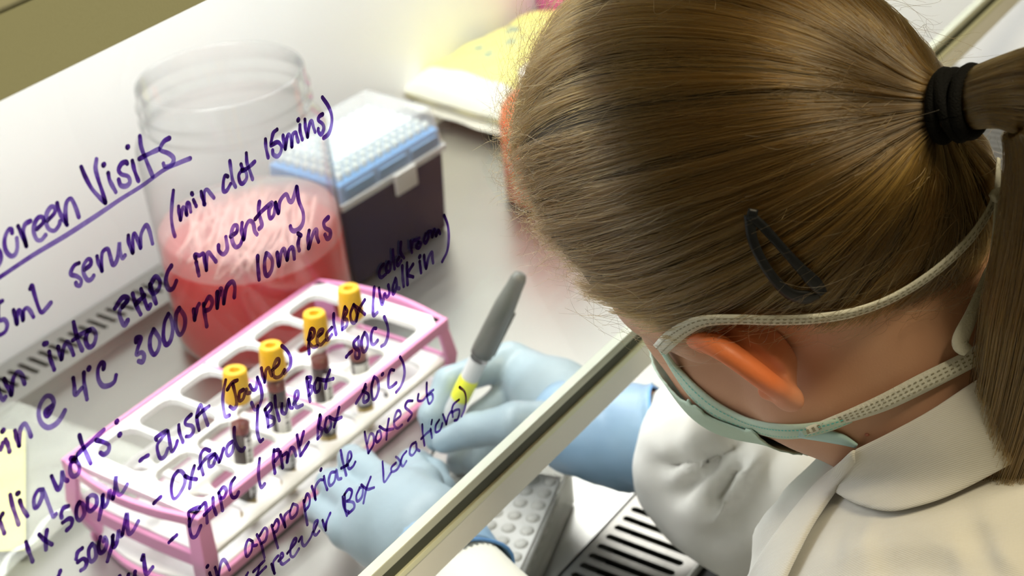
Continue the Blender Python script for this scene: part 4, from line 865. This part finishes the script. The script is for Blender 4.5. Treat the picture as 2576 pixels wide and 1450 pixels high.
# loose flyaways round the hairline and over the crown
D1=np.concatenate([sample_roots(420,True),sample_roots(160,False)]); lf=(.003+.009*rng.random((len(D1),1)))
P1=back_paths(D1,.10,lf[:,0]); keep=rng.uniform(.18,.6,len(D1)); P2=np.zeros((len(D1),14,3)); tt=np.linspace(0,1,14); nz=rng.normal(size=(len(D1),3)); nz2=rng.normal(size=(len(D1),3))
for i in range(len(D1)):
    s_=tt*keep[i]*(K_-1); a=np.floor(s_).astype(int); f_=(s_-a)[:,None]; b=np.minimum(a+1,K_-1); base=P1[i][a]*(1-f_)+P1[i][b]*f_
    outw=unit(base-SC); P2[i]=base+outw*(tt[:,None]**1.5*.012*rng.random())+nz[i]*(tt[:,None]**2)*.006+nz2[i]*np.sin(tt*9)[:,None]*.0016
strands('flyaway_hair',HC+P2@HR.T,.000045,HAIRM,haircap)
# baby hair at the forehead and temple, curling outwards
D2=sample_roots(2600,True); Pr=SC+D2*hsurf(D2)[:,None]*.99; msk=(Pr[:,1]>.045); D2=D2[msk]; Pr=Pr[msk]
T2=unit(PD-D2*(D2@PD)[:,None]); P3=np.zeros((len(D2),10,3)); g=rng.normal(size=(len(D2),3)); L_=rng.uniform(.012,.042,len(D2))
for q in range(10):
    u=q/9; P3[:,q]=Pr+(-T2*.3+T2*u*.9+D2*(.55*u-.30*u*u))*(L_*u)[:,None]+g*(.0040*u*u)+np.roll(g,1,1)*(.0014*math.sin(u*7))
strands('baby_hair',HC+P3@HR.T,.000040,HAIRM,haircap)

# frizz standing off the front of the head
D4=sample_roots(9000,False); P4=SC+D4*hsurf(D4)[:,None]; sel=P4[:,1]>.030; D4=D4[sel][:2200]; P4=P4[sel][:2200]+D4*.002
T4=unit(PD-D4*(D4@PD)[:,None]); g4=rng.normal(size=(len(D4),3)); h4=rng.normal(size=(len(D4),3)); L4=rng.uniform(.010,.034,len(D4)); up4=rng.uniform(.05,.75,len(D4)); Q4=np.zeros((len(D4),12,3)); sg4=np.where(rng.random(len(D4))<.55,-1.,1.)
for q in range(12):
    u=q/11; Q4[:,q]=P4+(T4*(sg4*.75*u)[:,None]+D4*(up4*(u-.45*u*u))[:,None])*L4[:,None]+g4*(.0035*u*u)+h4*(.0012*math.sin(u*8))
strands('frizz_hair',HC+Q4@HR.T,.000042,HAIRM,haircap)
# hair tie
tc=hw(PB+AX*.0105); axw=HR@AX; e1_=unit(np.cross(axw,(0,0,1.))); e2_=np.cross(axw,e1_)
tie=None
for kx in range(4):
    rr_=.0122+.0005*math.sin(kx*2.1); ph=kx*1.3; tl=.0022*(1 if kx%2 else -1)
    pts_=[tc+axw*(-.0058+.0037*kx+tl*math.sin(a+ph))+(e1_*math.cos(a)+e2_*math.sin(a))*rr_ for a in np.linspace(0,2*math.pi,41)]
    mbt=MB().tube(pts_,.0026,10,cap=False)
    if tie is None: tieb=mbt
    else: tieb.add(mbt.v,mbt.f)
    tie=True
tieo=tieb.build('hair_tie',pbr('black_elastic',(.004,.004,.004),.8,spec=.12,bump=.6,bscale=1200),person,True); tieo['label']='black elastic hair tie'
# ponytail
dz=lambda o,x,y,z: tc+axw*o+np.array((x,y,z))
tp=[tc,dz(.020,0,0,.001),dz(.038,0,0,-.006),dz(.047,0,0,-.035),dz(.048,0,.002,-.085),dz(.045,.002,.006,-.145),dz(.039,.004,.010,-.195),dz(.035,.006,.012,-.232)]
cur=np.array(catmull(tp,4)); nc=len(cur); rad=np.interp(np.linspace(0,1,nc),[0,.12,.3,.6,.85,1],[.0098,.0125,.0205,.024,.020,.011])
cs=cur; tg=unit(np.gradient(cs,axis=0)); sA=unit(np.cross(tg,np.array((1.,.2,0)))); sB=np.cross(tg,sA)
pt=MB().tube(list(cs),list(rad*.90),20).build('ponytail',CAPM,person,True)
n=3600; th=rng.random(n)*6.283; rr_=np.sqrt(rng.uniform(.45,1.08,n)); tw=rng.normal(size=n)*.12; PT=np.zeros((n,nc,3)); wv=rng.random(n)*6.3
for q in range(nc):
    a=th+tw*q/nc*2; R_=rad[q]*rr_*(1+.05*np.sin(wv+q*.5)); PT[:,q]=cs[q]+sA[q]*(R_*np.cos(a))[:,None]+sB[q]*(R_*np.sin(a))[:,None]
strands('ponytail_strands',PT,.000090,HAIRM,pt)
# ------------------------------------------------------------------ gloves
def up(px,py,z): return U(px,py,z)
def glove(lo,hi,chains,palm,h=.0017):
    f=Field(lo,hi,h)
    for c in palm: f.chain(c,.011)
    for c in chains: f.chain(c,.0042)
    V,F=f.surface(); return relax(V,F,2),F
J=lambda *a:[(up(x,y,z),r) for x,y,z,r in a]
Wr=(1500,1078,.084,.0265)
RI=J((1283,905,.088,.0125),(1130,962,.088,.0100),(1088,1045,.074,.0092),(1098,1108,.058,.0080))
RM=J((1330,955,.074,.0125),(1210,1050,.060,.0100),(1160,1120,.040,.0090),(1152,1165,.036,.0082))
RR=J((1365,1020,.062,.0120),(1255,1110,.050,.0098),(1205,1160,.038,.0090),(1200,1178,.036,.0085))
RP=J((1410,1075,.056,.0110),(1310,1140,.046,.0090),(1270,1175,.039,.0080),(1262,1182,.037,.0076))
RT=J((1440,1070,.090,.0170),(1300,1068,.097,.0140),(1195,1082,.084,.0108),(1118,1112,.066,.0082))
palmR=[J(Wr,(1400,1000,.080,.024),(1300,930,.080,.017)),J(Wr,(1390,1030,.074,.022),(1340,970,.070,.016)),J(Wr,(1410,1070,.066,.020),(1370,1030,.062,.015)),J((1600,1098,.085,.0290),(1540,1085,.084,.0275),Wr)]
GV,GF=glove((.50,.40,.02),(.78,.66,.16),[RI,RM,RR,RP,RT],palmR)
gr=npmesh('right_glove',GV,GF,GLOVE,person); gr['label']='blue nitrile glove holding the marker'
def cuff_sheet(name,path,n=40,wr=.0012,seed=1,parent=None,m=None):
    rs=np.random.default_rng(seed); ph=rs.random(5)*6.3; V=[];F=[]; P=[np.array(p) for p,_ in path]
    for i,(p,r) in enumerate(path):
        p=np.array(p); t=unit(P[min(i+1,len(P)-1)]-P[max(i-1,0)]); a=unit(np.cross(t,(0,0,1.))); b=np.cross(a,t)
        for k in range(n):
            c=2*math.pi*k/n; w_=wr*sum(math.sin((q+2)*c+ph[q]+i*.35*(q+1)) for q in range(5))/2*(.3+.7*i/len(path))
            V.append(p+(a*math.cos(c)+b*math.sin(c))*(r+w_)+t*.0015*math.sin(3*c+ph[0])*(i==len(path)-1))
    for i in range(len(path)-1):
        for k in range(n): F.append((i*n+k,i*n+(k+1)%n,(i+1)*n+(k+1)%n,(i+1)*n+k))
    o=mesh(name,V,F,m or GLOVE_CUFF,parent); s=o.modifiers.new('s','SOLIDIFY'); s.thickness=.0008
    last=V[-n:]; return o,last
path=[(up(1400,1055,.083),.0255),(up(1440,1075,.084),.0285),(up(1462,1082,.084),.0295),(up(1520,1090,.085),.0315),(up(1580,1100,.085),.0330),(up(1625,1105,.085),.0335),(up(1645,1106,.085),.0340)]
cf,last=cuff_sheet('glove_cuff',catmull([tuple(p)+(r,) for p,r in path],3) and [(c[:3],c[3]) for c in catmull([tuple(p)+(r,) for p,r in path],3)],parent=gr,seed=4)
MB().tube(last+[last[0]],.0011,6,cap=False).build('rolled_bead',pbr('blue_bead',(.18,.42,.86),.35),cf,True)
# left hand
WrL=(1072,1350,.090,.0255)
LI=J((1065,1215,.088,.0120),(1040,1182,.080,.0098),(1035,1165,.058,.0088),(1050,1160,.042,.0080))
LM=J((985,1232,.092,.0122),(915,1178,.082,.0098),(885,1155,.062,.0088),(920,1160,.044,.0080))
LR=J((915,1278,.088,.0118),(848,1228,.076,.0096),(830,1215,.054,.0086),(850,1205,.042,.0080))
LP=J((872,1335,.078,.0108),(812,1285,.064,.0086),(800,1285,.048,.0080),(820,1300,.040,.0074))
LT_=J((1060,1305,.080,.0145),(1100,1240,.068,.0118),(1090,1195,.054,.0098),(1062,1168,.044,.0082))
palmL=[J(WrL,(1040,1280,.090,.020),(1055,1225,.087,.014)),J(WrL,(1010,1290,.092,.022),(975,1240,.090,.014)),J(WrL,(980,1315,.088,.021),(915,1285,.086,.013)),J(WrL,(965,1345,.080,.019),(880,1335,.077,.012)),J((1130,1420,.089,.0265),WrL)]
GV,GF=glove((.40,.40,.02),(.66,.66,.14),[LI,LM,LR,LP,LT_],palmL)
gl=npmesh('left_glove',GV,GF,GLOVE,person); gl['label']='blue nitrile glove steadying the tray'
pl=[(up(1020,1285,.090),.0240),(up(1065,1340,.090),.0275),(up(1110,1395,.0895),.0288),(up(1145,1440,.089),.0296),(up(1165,1466,.089),.0298)]
cl_,last=cuff_sheet('glove_cuff',[(c[:3],c[3]) for c in catmull([tuple(p)+(r,) for p,r in pl],3)],parent=gl,seed=6)
MB().tube(last+[last[0]],.0011,6,cap=False).build('rolled_bead',bpy.data.materials['blue_bead'],cl_,True)

# ------------------------------------------------------------------ marker pen
tip=up(1083,1152,.040); d=ray(1310,690); L=.158
oc=CAM-tip; A=d@d; Bq=2*oc@d; Cq=oc@oc-L*L; disc=Bq*Bq-4*A*Cq
t_=(-Bq-math.sqrt(max(disc,0)))/(2*A); top=CAM+t_*d
pen=tag(empty('marker_pen',tip),'white marker pen with grey cap and yellow band held in the right glove','pen'); pen.rotation_euler=Vector(top-tip).to_track_quat('Z','Y').to_euler()
Lp=np.linalg.norm(top-tip)
MB().lathe([(0,0),(.0007,.0003),(.0014,.008),(.0020,.010),(.0046,.022),(.0050,.024)],24).build('nib',pbr('grey_nib',(.10,.10,.10),.4),pen,True)
MB().lathe([(.0050,.024),(.0058,.027),(.0062,.040),(.0062,Lp-.070)],28).build('barrel',pbr('pen_barrel',(.62,.62,.63),.35),pen,True)
MB().lathe([(.00635,Lp-.104),(.0065,Lp-.1035),(.0065,Lp-.0865),(.00635,Lp-.086)],28).build('yellow_band',pbr('yellow_tape',(.86,.86,.03),.45),pen,True)
MB().lathe([(.0063,Lp-.066),(.0074,Lp-.066),(.0076,Lp-.060),(.0070,Lp-.026),(.0058,Lp-.013),(.0056,Lp-.0125),(.0052,Lp-.004),(.0040,Lp-.0006),(0,Lp)],28).build('cap',pbr('grey_cap',(.105,.105,.095),.45),pen,True)
MB().box(-.0012,.0012,-.0085,-.0062,Lp-.064,Lp-.028).build('pocket_clip',bpy.data.materials['grey_cap'],pen,bevel=.0005)
for k,(z,a) in enumerate(((Lp-.0835,-1.9),(Lp-.0845,-1.2),(Lp-.0790,-1.25))):
    cyl_arc(.0064,z,z+.004,a,a+.28,6).build('printed_mark',pbr('pen_print_%d'%k,(.12,.12,.12),.5),pen,True)

# ------------------------------------------------------------------ lab coat
def cloth_mat(name,col,fine=1.0):
    m,nt=nodes(name); b=N(nt,'ShaderNodeBsdfPrincipled',Roughness=.85); b.inputs['Base Color'].default_value=c4(col); b.inputs['Specular IOR Level'].default_value=.15
    tc=N(nt,'ShaderNodeTexCoord'); wv=N(nt,'ShaderNodeTexWave',Scale=520.0*fine,Distortion=.6); wv.wave_profile='TRI'; wv.bands_direction='DIAGONAL'; nt.links.new(tc.outputs['Object'],wv.inputs[0])
    n=N(nt,'ShaderNodeTexNoise',Scale=28.0,Detail=2.0); nt.links.new(tc.outputs['Object'],n.inputs[0])
    b1=N(nt,'ShaderNodeBump',Strength=.30,Distance=.0004); nt.links.new(wv.outputs['Fac'],b1.inputs['Height'])
    b2=N(nt,'ShaderNodeBump',Strength=.35,Distance=.004); nt.links.new(n.outputs[0],b2.inputs['Height']); nt.links.new(b1.outputs[0],b2.inputs['Normal']); nt.links.new(b2.outputs[0],b.inputs['Normal'])
    out(nt,b.outputs[0]); return m
CLOTH=cloth_mat('white_coat_cotton',(.70,.69,.655))
ct=Field((.26,-.06,-.34),(.92,.56,.32),.0036)
ct.cap(NB+(0,-.016,-.068),SHL+(0,0,-.005),.072,.062,.05); ct.cap(NB+(0,-.016,-.068),SHR+(0,0,-.005),.072,.062,.05)
ct.cap((.565,.13,.11),(.565,.07,-.25),.128,.125,.05); ct.cap((.50,.145,.115),(.63,.145,.115),.105,.105,.05)
ct.cap((.53,.205,.145),(.60,.205,.145),.060,.060,.04)
sl=[(SHR,.062),(ELR+(.0,-.01,0),.060),(up(2080,1275,.062),.058),(up(1930,1228,.074),.055),(up(1840,1190,.080),.050),(up(1775,1155,.084),.040),(up(1720,1128,.085),.0285)]
ct.chain(sl,.02)
ct.chain([(SHL,.060),(ELL,.056),(up(1480,1850,.075),.044),(up(1350,1690,.083),.034),(up(1310,1640,.085),.028)],.02)
ct.ell(up(1708,1015,.110),(.014,.013,.011),None,.012); ct.chain([(up(1672,1040,.104),.011),(up(1668,1110,.112),.011),(up(1660,1180,.094),.013),(up(1672,1225,.074),.015)],.010); ct.chain([(up(1690,1240,.066),.016),(up(1745,1290,.055),.018),(up(1800,1310,.050),.018)],.012)
CV,CF=ct.surface(); CV=relax(CV,CF,2)
# folds: ridges (+) and creases (-) pressed into the cloth along lines
def vnorm(V,F):
    n=np.cross(V[F[:,2]]-V[F[:,0]],V[F[:,3]]-V[F[:,1]]); o=np.zeros_like(V)
    for i in range(4): np.add.at(o,F[:,i],n)
    return unit(o+1e-12)
def press(V,F,folds):
    for line,amp,wd in folds:
        amp*=1.3; wd*=1.1
        T=bvh(V,F); H=[near_cam(q[0],q[1],[T],0) for q in catmull([np.array((a,b)) for a,b in line],8)]; H=np.array([h[0] for h in H if h is not None])
        if not len(H): continue
        nb=np.where((V>H.min(0)-3*wd).all(1)&(V<H.max(0)+3*wd).all(1))[0]; nn=vnorm(V,F)[nb]
        d=np.sqrt(((V[nb][:,None]-H[None])**2).sum(2)); k_=d.argmin(1); dm=d.min(1); e=np.minimum(k_,len(H)-1-k_)/max(1,len(H)*.25)
        V=V.copy(); V[nb]+=nn*(amp*np.exp(-(dm/wd)**2)*np.clip(.25+e,0,1))[:,None]
    return V
CV=press(CV,CF,[([(1672,1165),(1720,1168),(1775,1158),(1830,1130),(1880,1100)],-.007,.005),([(1650,1140),(1700,1130),(1770,1115),(1830,1085)],.005,.008),
 ([(1680,1200),(1740,1190),(1800,1160),(1850,1130)],.006,.006),([(1700,1255),(1745,1225),(1790,1185),(1830,1150)],-.006,.005),([(1720,1285),(1780,1250),(1830,1195),(1865,1140)],.005,.007),
 ([(1800,1290),(1830,1250),(1855,1205),(1880,1150)],-.008,.006),([(1765,1318),(1845,1272),(1885,1208),(1922,1130)],.009,.008),([(1800,1345),(1875,1285),(1915,1215),(1955,1120)],-.007,.007),
 ([(1950,1330),(1990,1240),(2030,1150)],.003,.014),([(1850,1390),(1930,1340),(1990,1280)],.004,.010),
 ([(2100,1395),(2230,1365),(2360,1362),(2480,1390)],.006,.010),([(2120,1350),(2260,1330),(2420,1335),(2540,1370)],-.005,.010),([(2180,1450),(2300,1425),(2440,1440)],-.005,.009),
 ([(2470,1280),(2478,1340),(2505,1400),(2560,1455)],.004,.006),([(2452,1280),(2458,1345),(2485,1410),(2530,1465)],-.004,.005)])
CV=relax(CV,CF,1)
coat=npmesh('lab_coat',CV,CF,CLOTH,person); coat['label']='white cotton lab coat'
CBVH=bvh(CV,CF)
def drape(name,grid,parent,m,off=.004,thick=.0016,arch=0,trees=None,sub=True):
    trees=trees or [CBVH,HBVH]; nr=len(grid); nc_=len(grid[0]); V=np.zeros((nr,nc_,3)); have=np.zeros((nr,nc_),bool)
    for i in range(nr):
        for j in range(nc_):
            h=near_cam(*grid[i][j],trees,0)
            if h is not None:
                dd_=unit(ray(*grid[i][j])); V[i,j]=h[0]-dd_*(off+arch*math.sin(math.pi*i/(nr-1))); have[i,j]=True
    dep=np.where(have,(V-CAM)@(-RW[:,2]),np.nan)
    # smooth depth so the sheet hangs like cloth
    md=np.nanmedian(dep); dep=np.where(np.isnan(dep),md,dep)
    for _ in range(6):
        p=np.pad(dep,1,mode='edge'); av=(p[:-2,1:-1]+p[2:,1:-1]+p[1:-1,:-2]+p[1:-1,2:])/4; dep=np.minimum(dep,.5*dep+.5*av) if _<3 else .5*dep+.5*av
    W_=[CAM+dep[i,j]*ray(*grid[i][j]) for i in range(nr) for j in range(nc_)]
    F=[(i*nc_+j,i*nc_+j+1,(i+1)*nc_+j+1,(i+1)*nc_+j) for i in range(nr-1) for j in range(nc_-1)]
    o=mesh(name,W_,F,m,parent); s=o.modifiers.new('s','SOLIDIFY'); s.thickness=thick; s.offset=0
    if sub: q=o.modifiers.new('sub','SUBSURF'); q.levels=1; q.render_levels=1
    return o
def loft(A,B,nr,nc_):
    a=catmull([np.array(p+(0,)) for p in A],10); b=catmull([np.array(p+(0,)) for p in B],10)
    ra=np.array(a)[:,:2]; rb=np.array(b)[:,:2]
    def res(r):
        s=np.r_[0,np.cumsum(np.linalg.norm(np.diff(r,axis=0),axis=1))]; u=np.linspace(0,s[-1],nc_); return np.stack([np.interp(u,s,r[:,k]) for k in(0,1)],1)
    ra,rb=res(ra),res(rb)
    return [[tuple(ra[j]*(1-i/(nr-1))+rb[j]*i/(nr-1)) for j in range(nc_)] for i in range(nr)]
#COLLAR
g=loft([(2150,1132),(2240,1087),(2340,1032),(2440,966),(2540,905),(2660,850)],[(2092,1235),(2150,1268),(2230,1288),(2300,1278),(2400,1244),(2570,1156),(2700,1090)],12,40)
collar=drape('collar',g,coat,CLOTH,.006,.002,.004)
g=loft([(2150,1130),(2095,1178),(2043,1229),(1983,1300),(1920,1387),(1870,1470)],[(2152,1160),(2110,1225),(2075,1275),(2035,1340),(1985,1440),(1960,1500)],7,30)
plk=drape('front_placket',g,coat,CLOTH,.010,.003,.003)
# ribbed knit cuff of the left sleeve
KN=pbr('ribbed_knit',(.82,.80,.70),.9)
V=[];F=[];n=84; pk_=[(up(1148,1444,.0892),.0262),(up(1178,1480,.089),.0268),(up(1212,1522,.088),.0278),(up(1245,1562,.087),.0295),(up(1280,1605,.086),.0310)]
for i,(p,r) in enumerate(pk_):
    t=unit(pk_[0][0]-pk_[-1][0]); a=unit(np.cross(t,(0,0,1.))); b=np.cross(a,t)
    for k in range(n): V.append(p+(a*math.cos(2*math.pi*k/n)+b*math.sin(2*math.pi*k/n))*(r+(.0006 if k%2 else -.0003)))
for i in range(len(pk_)-1):
    for k in range(n): F.append((i*n+k,i*n+(k+1)%n,(i+1)*n+(k+1)%n,(i+1)*n+k))
mesh('knit_cuff',V,F,KN,coat)

# ------------------------------------------------------------------ surgical mask
MASKG=pbr('mask_green_fabric',(.50,.64,.54),.8,bump=.3,bscale=500); MASKW=pbr('mask_white_binding',(.74,.74,.66),.85,bump=.4,bscale=700,var=.1,vscale=200); STITCH=pbr('turquoise_stitch',(.10,.55,.52),.6); TIEST=pbr('embossed_dots',(.30,.28,.20),.8)
edge_px=[(1668,880),(1700,925),(1745,975),(1800,1020),(1860,1052),(1930,1078),(2000,1090)]
E_=[]
for q in edge_px:
    h=None
    for kx in range(12):
        h=near_cam(q[0]+5*kx,q[1]-5*kx,[HBVH],0)
        if h is not None: break
    if h is not None: E_.append(hl(h[0]))
E_=np.array(E_); oz=np.argsort(E_[:,2]); ez_,ey_=E_[oz,2],E_[oz,1]
ztop=ez_[-1]; LB=hl(BV)
yl=np.interp(LB[:,2],ez_,ey_); cond=(np.abs(LB[:,0])<.085)&(LB[:,1]<.16)&(LB[:,1]>yl+.004)&(LB[:,2]<ztop-.020+(LB[:,1]-ey_[-1])*.10)&(LB[:,1]>.012)&(LB[:,2]>-.132)
fm_=cond[BF].all(1); used=np.unique(BF[fm_]); rem=-np.ones(len(BV),int); rem[used]=np.arange(len(used)); MF=rem[BF[fm_]]
tmp=bpy.data.meshes.new('t'); tmp.from_pydata(BV[used].tolist(),[],MF.tolist()); tmp.update(); nv_=np.zeros(len(used)*3); tmp.vertices.foreach_get('normal',nv_); nv_=nv_.reshape(-1,3); bpy.data.meshes.remove(tmp)
lm=LB[used]; offm=.0028+.007*np.exp(-((lm[:,0])/.035)**2)*np.clip((lm[:,1]-.06)/.05,0,1)
MV=BV[used]+nv_*offm[:,None]; MV=relax(MV,MF,3)
mask=npmesh('face_mask',MV,MF,MASKG,person); s=mask.modifiers.new('s','SOLIDIFY'); s.thickness=.0010; s.offset=1; mask['label']='pale green tie-on surgical mask'
MBVH=bvh(MV,MF)
def ribbon(name,px,wpx,m,parent,trees,off=.002,thick=.0007,per=8,dash=None,dm=None,twist=None):
    pp=np.array(catmull([np.array((a,b,w_)) for (a,b),w_ in zip(px,wpx if hasattr(wpx,'__len__') else [wpx]*len(px))],per)); A=[];W_=[]
    pos=[];nrm=[]
    for a,b,w_ in pp:
        h=near_cam(a,b,trees,off)
        if h is None: pos.append(None); nrm.append(None)
        else: pos.append(h[0]); nrm.append(h[1])
    good=[i for i,p in enumerate(pos) if p is not None]
    for i in range(len(pos)):
        if pos[i] is None:
            if not good: pos[i]=CAM+.61*ray(pp[i,0],pp[i,1]); nrm[i]=-unit(ray(pp[i,0],pp[i,1])); continue
            j=min(good,key=lambda g_:abs(g_-i)); t=(pos[j]-CAM)@(-RW[:,2]); pos[i]=CAM+t*ray(pp[i,0],pp[i,1]); nrm[i]=nrm[j]
    dep=np.array([(p-CAM)@(-RW[:,2]) for p in pos])
    for _ in range(10):
        sm=np.convolve(np.pad(dep,2,mode='edge'),np.ones(5)/5,'valid'); dep=np.minimum(dep,sm) if _<4 else np.minimum(sm,dep+.0005)
    C_=np.array([CAM+dep[i]*ray(pp[i,0],pp[i,1]) for i in range(len(pos))]); nr=np.array(nrm)
    for _ in range(8): nr=unit(np.stack([np.convolve(np.pad(nr[:,k],1,mode='edge'),np.ones(3)/3,'valid') for k in range(3)],1))
    T=unit(np.gradient(C_,axis=0)); B=unit(np.cross(T,nr)); hw_=pp[:,2]*dep/F_PX/2
    V=[];F=[]
    for i in range(len(C_)):
        for e in(-1,-.33,.33,1): V.append(C_[i]+B[i]*hw_[i]*e+nr[i]*(.0003*(abs(e)<.5)))
    for i in range(len(C_)-1):
        for e in range(3): F.append((i*4+e,i*4+e+1,i*4+e+5,i*4+e+4))
    o=mesh(name,V,F,m,parent); s=o.modifiers.new('s','SOLIDIFY'); s.thickness=thick; s.offset=0
    if dash:
        mb=MB()
        for fr,step,ln,wd in dash:
            acc=np.r_[0,np.cumsum(np.linalg.norm(np.diff(C_,axis=0),axis=1))]; s0=0
            while s0+ln<acc[-1]:
                q_=[]
                for ss in(s0,s0+ln):
                    c=np.array([np.interp(ss,acc,C_[:,k]) for k in range(3)]); b=unit(np.array([np.interp(ss,acc,B[:,k]) for k in range(3)])); n_=unit(np.array([np.interp(ss,acc,nr[:,k]) for k in range(3)])); hh=np.interp(ss,acc,hw_)
                    cc=c+b*hh*fr+n_*(thick*.5+.00018+.0003*(abs(fr)<.5)); q_+=[cc-b*wd/2,cc+b*wd/2]
                mb.add(q_,[(0,1,3,2)]); s0+=step
        mb.build('stitching',dm,o)
    return o
TR=[HBVH,HAIRT]

# edge binding with turquoise stitches, then the ties
ribbon('edge_binding',[(1660,872),(1700,930),(1745,985),(1800,1030),(1870,1063),(1940,1083),(2010,1085),(2080,1072),(2140,1052)],[30,42,54,58,56,52,44,32,24],MASKG,mask,[HBVH],.0045,.0012,dash=[(-.35,.0021,.0012,.0006),(.62,.0021,.0012,.0006)],dm=STITCH)
ribbon('lower_face_panel',[(2010,1092),(2060,1096),(2110,1104),(2155,1122)],[26,36,38,14],pbr('mask_blue_panel',(.48,.70,.72),.8),mask,[HBVH,MBVH],.003,.001)
ribbon('upper_tie',[(1660,880),(1690,850),(1725,826),(1770,808),(1850,804),(1950,806),(2050,802),(2150,786),(2250,748),(2350,685),(2430,612),(2480,545),(2505,490)],[40,44,44,40,34,34,36,36,34,34,32,28,22],MASKW,mask,TR,.0016,.0007,dash=[(-.4,.0026,.0015,.0005),(.4,.0026,.0015,.0005)],dm=TIEST)
ribbon('lower_tie',[(2030,1085),(2090,1062),(2150,1042),(2230,1010),(2320,965),(2400,925),(2450,898),(2520,850)],[22,26,36,46,50,48,46,40],MASKW,mask,TR+[CBVH],.004,.0007,dash=[(-.45,.0026,.0013,.0006),(0,.0026,.0013,.0006),(.45,.0026,.0013,.0006)],dm=TIEST)
ribbon('hanging_tie_end',[(2512,400),(2510,470),(2508,530),(2498,620),(2478,700),(2445,790),(2415,860),(2435,885)],[24,34,30,22,24,36,44,30],MASKW,mask,TR,.010,.0007)
ribbon('tie_knot',[(2496,500),(2510,488),(2522,505),(2516,530)],[22,30,30,20],MASKW,mask,TR,.012,.003)

h=near_cam(2181,1093,[HBVH],0)
MB().lathe([(0,.0006),(.0007,.0004),(.0011,-.0004)],10).build('mole',pbr('mole_brown',(.25,.08,.05),.5),person,True).location=h[0]
# ------------------------------------------------------------------ snap hair clip
def clip_line(px,w_,name,parent):
    return ribbon(name,px,w_,CLIPM,parent,[HAIRT],.0042,.0011,per=6)
CLIPM=pbr('black_clip_enamel',(.006,.007,.009),.45,spec=.25)
hc_=clip_line([(1885,540),(1893,600),(1920,660),(1955,710),(1990,740),(2030,748),(2062,742)],[26,24,23,25,32,40,26],'hair_clip',person); hc_['label']='black snap hair clip'
clip_line([(1885,540),(1920,570),(1965,620),(2010,670),(2050,712),(2072,738)],[24,23,22,25,34,20],'clip_arm',hc_)
clip_line([(1880,536),(1905,540)],[26,24],'clip_hinge',hc_)
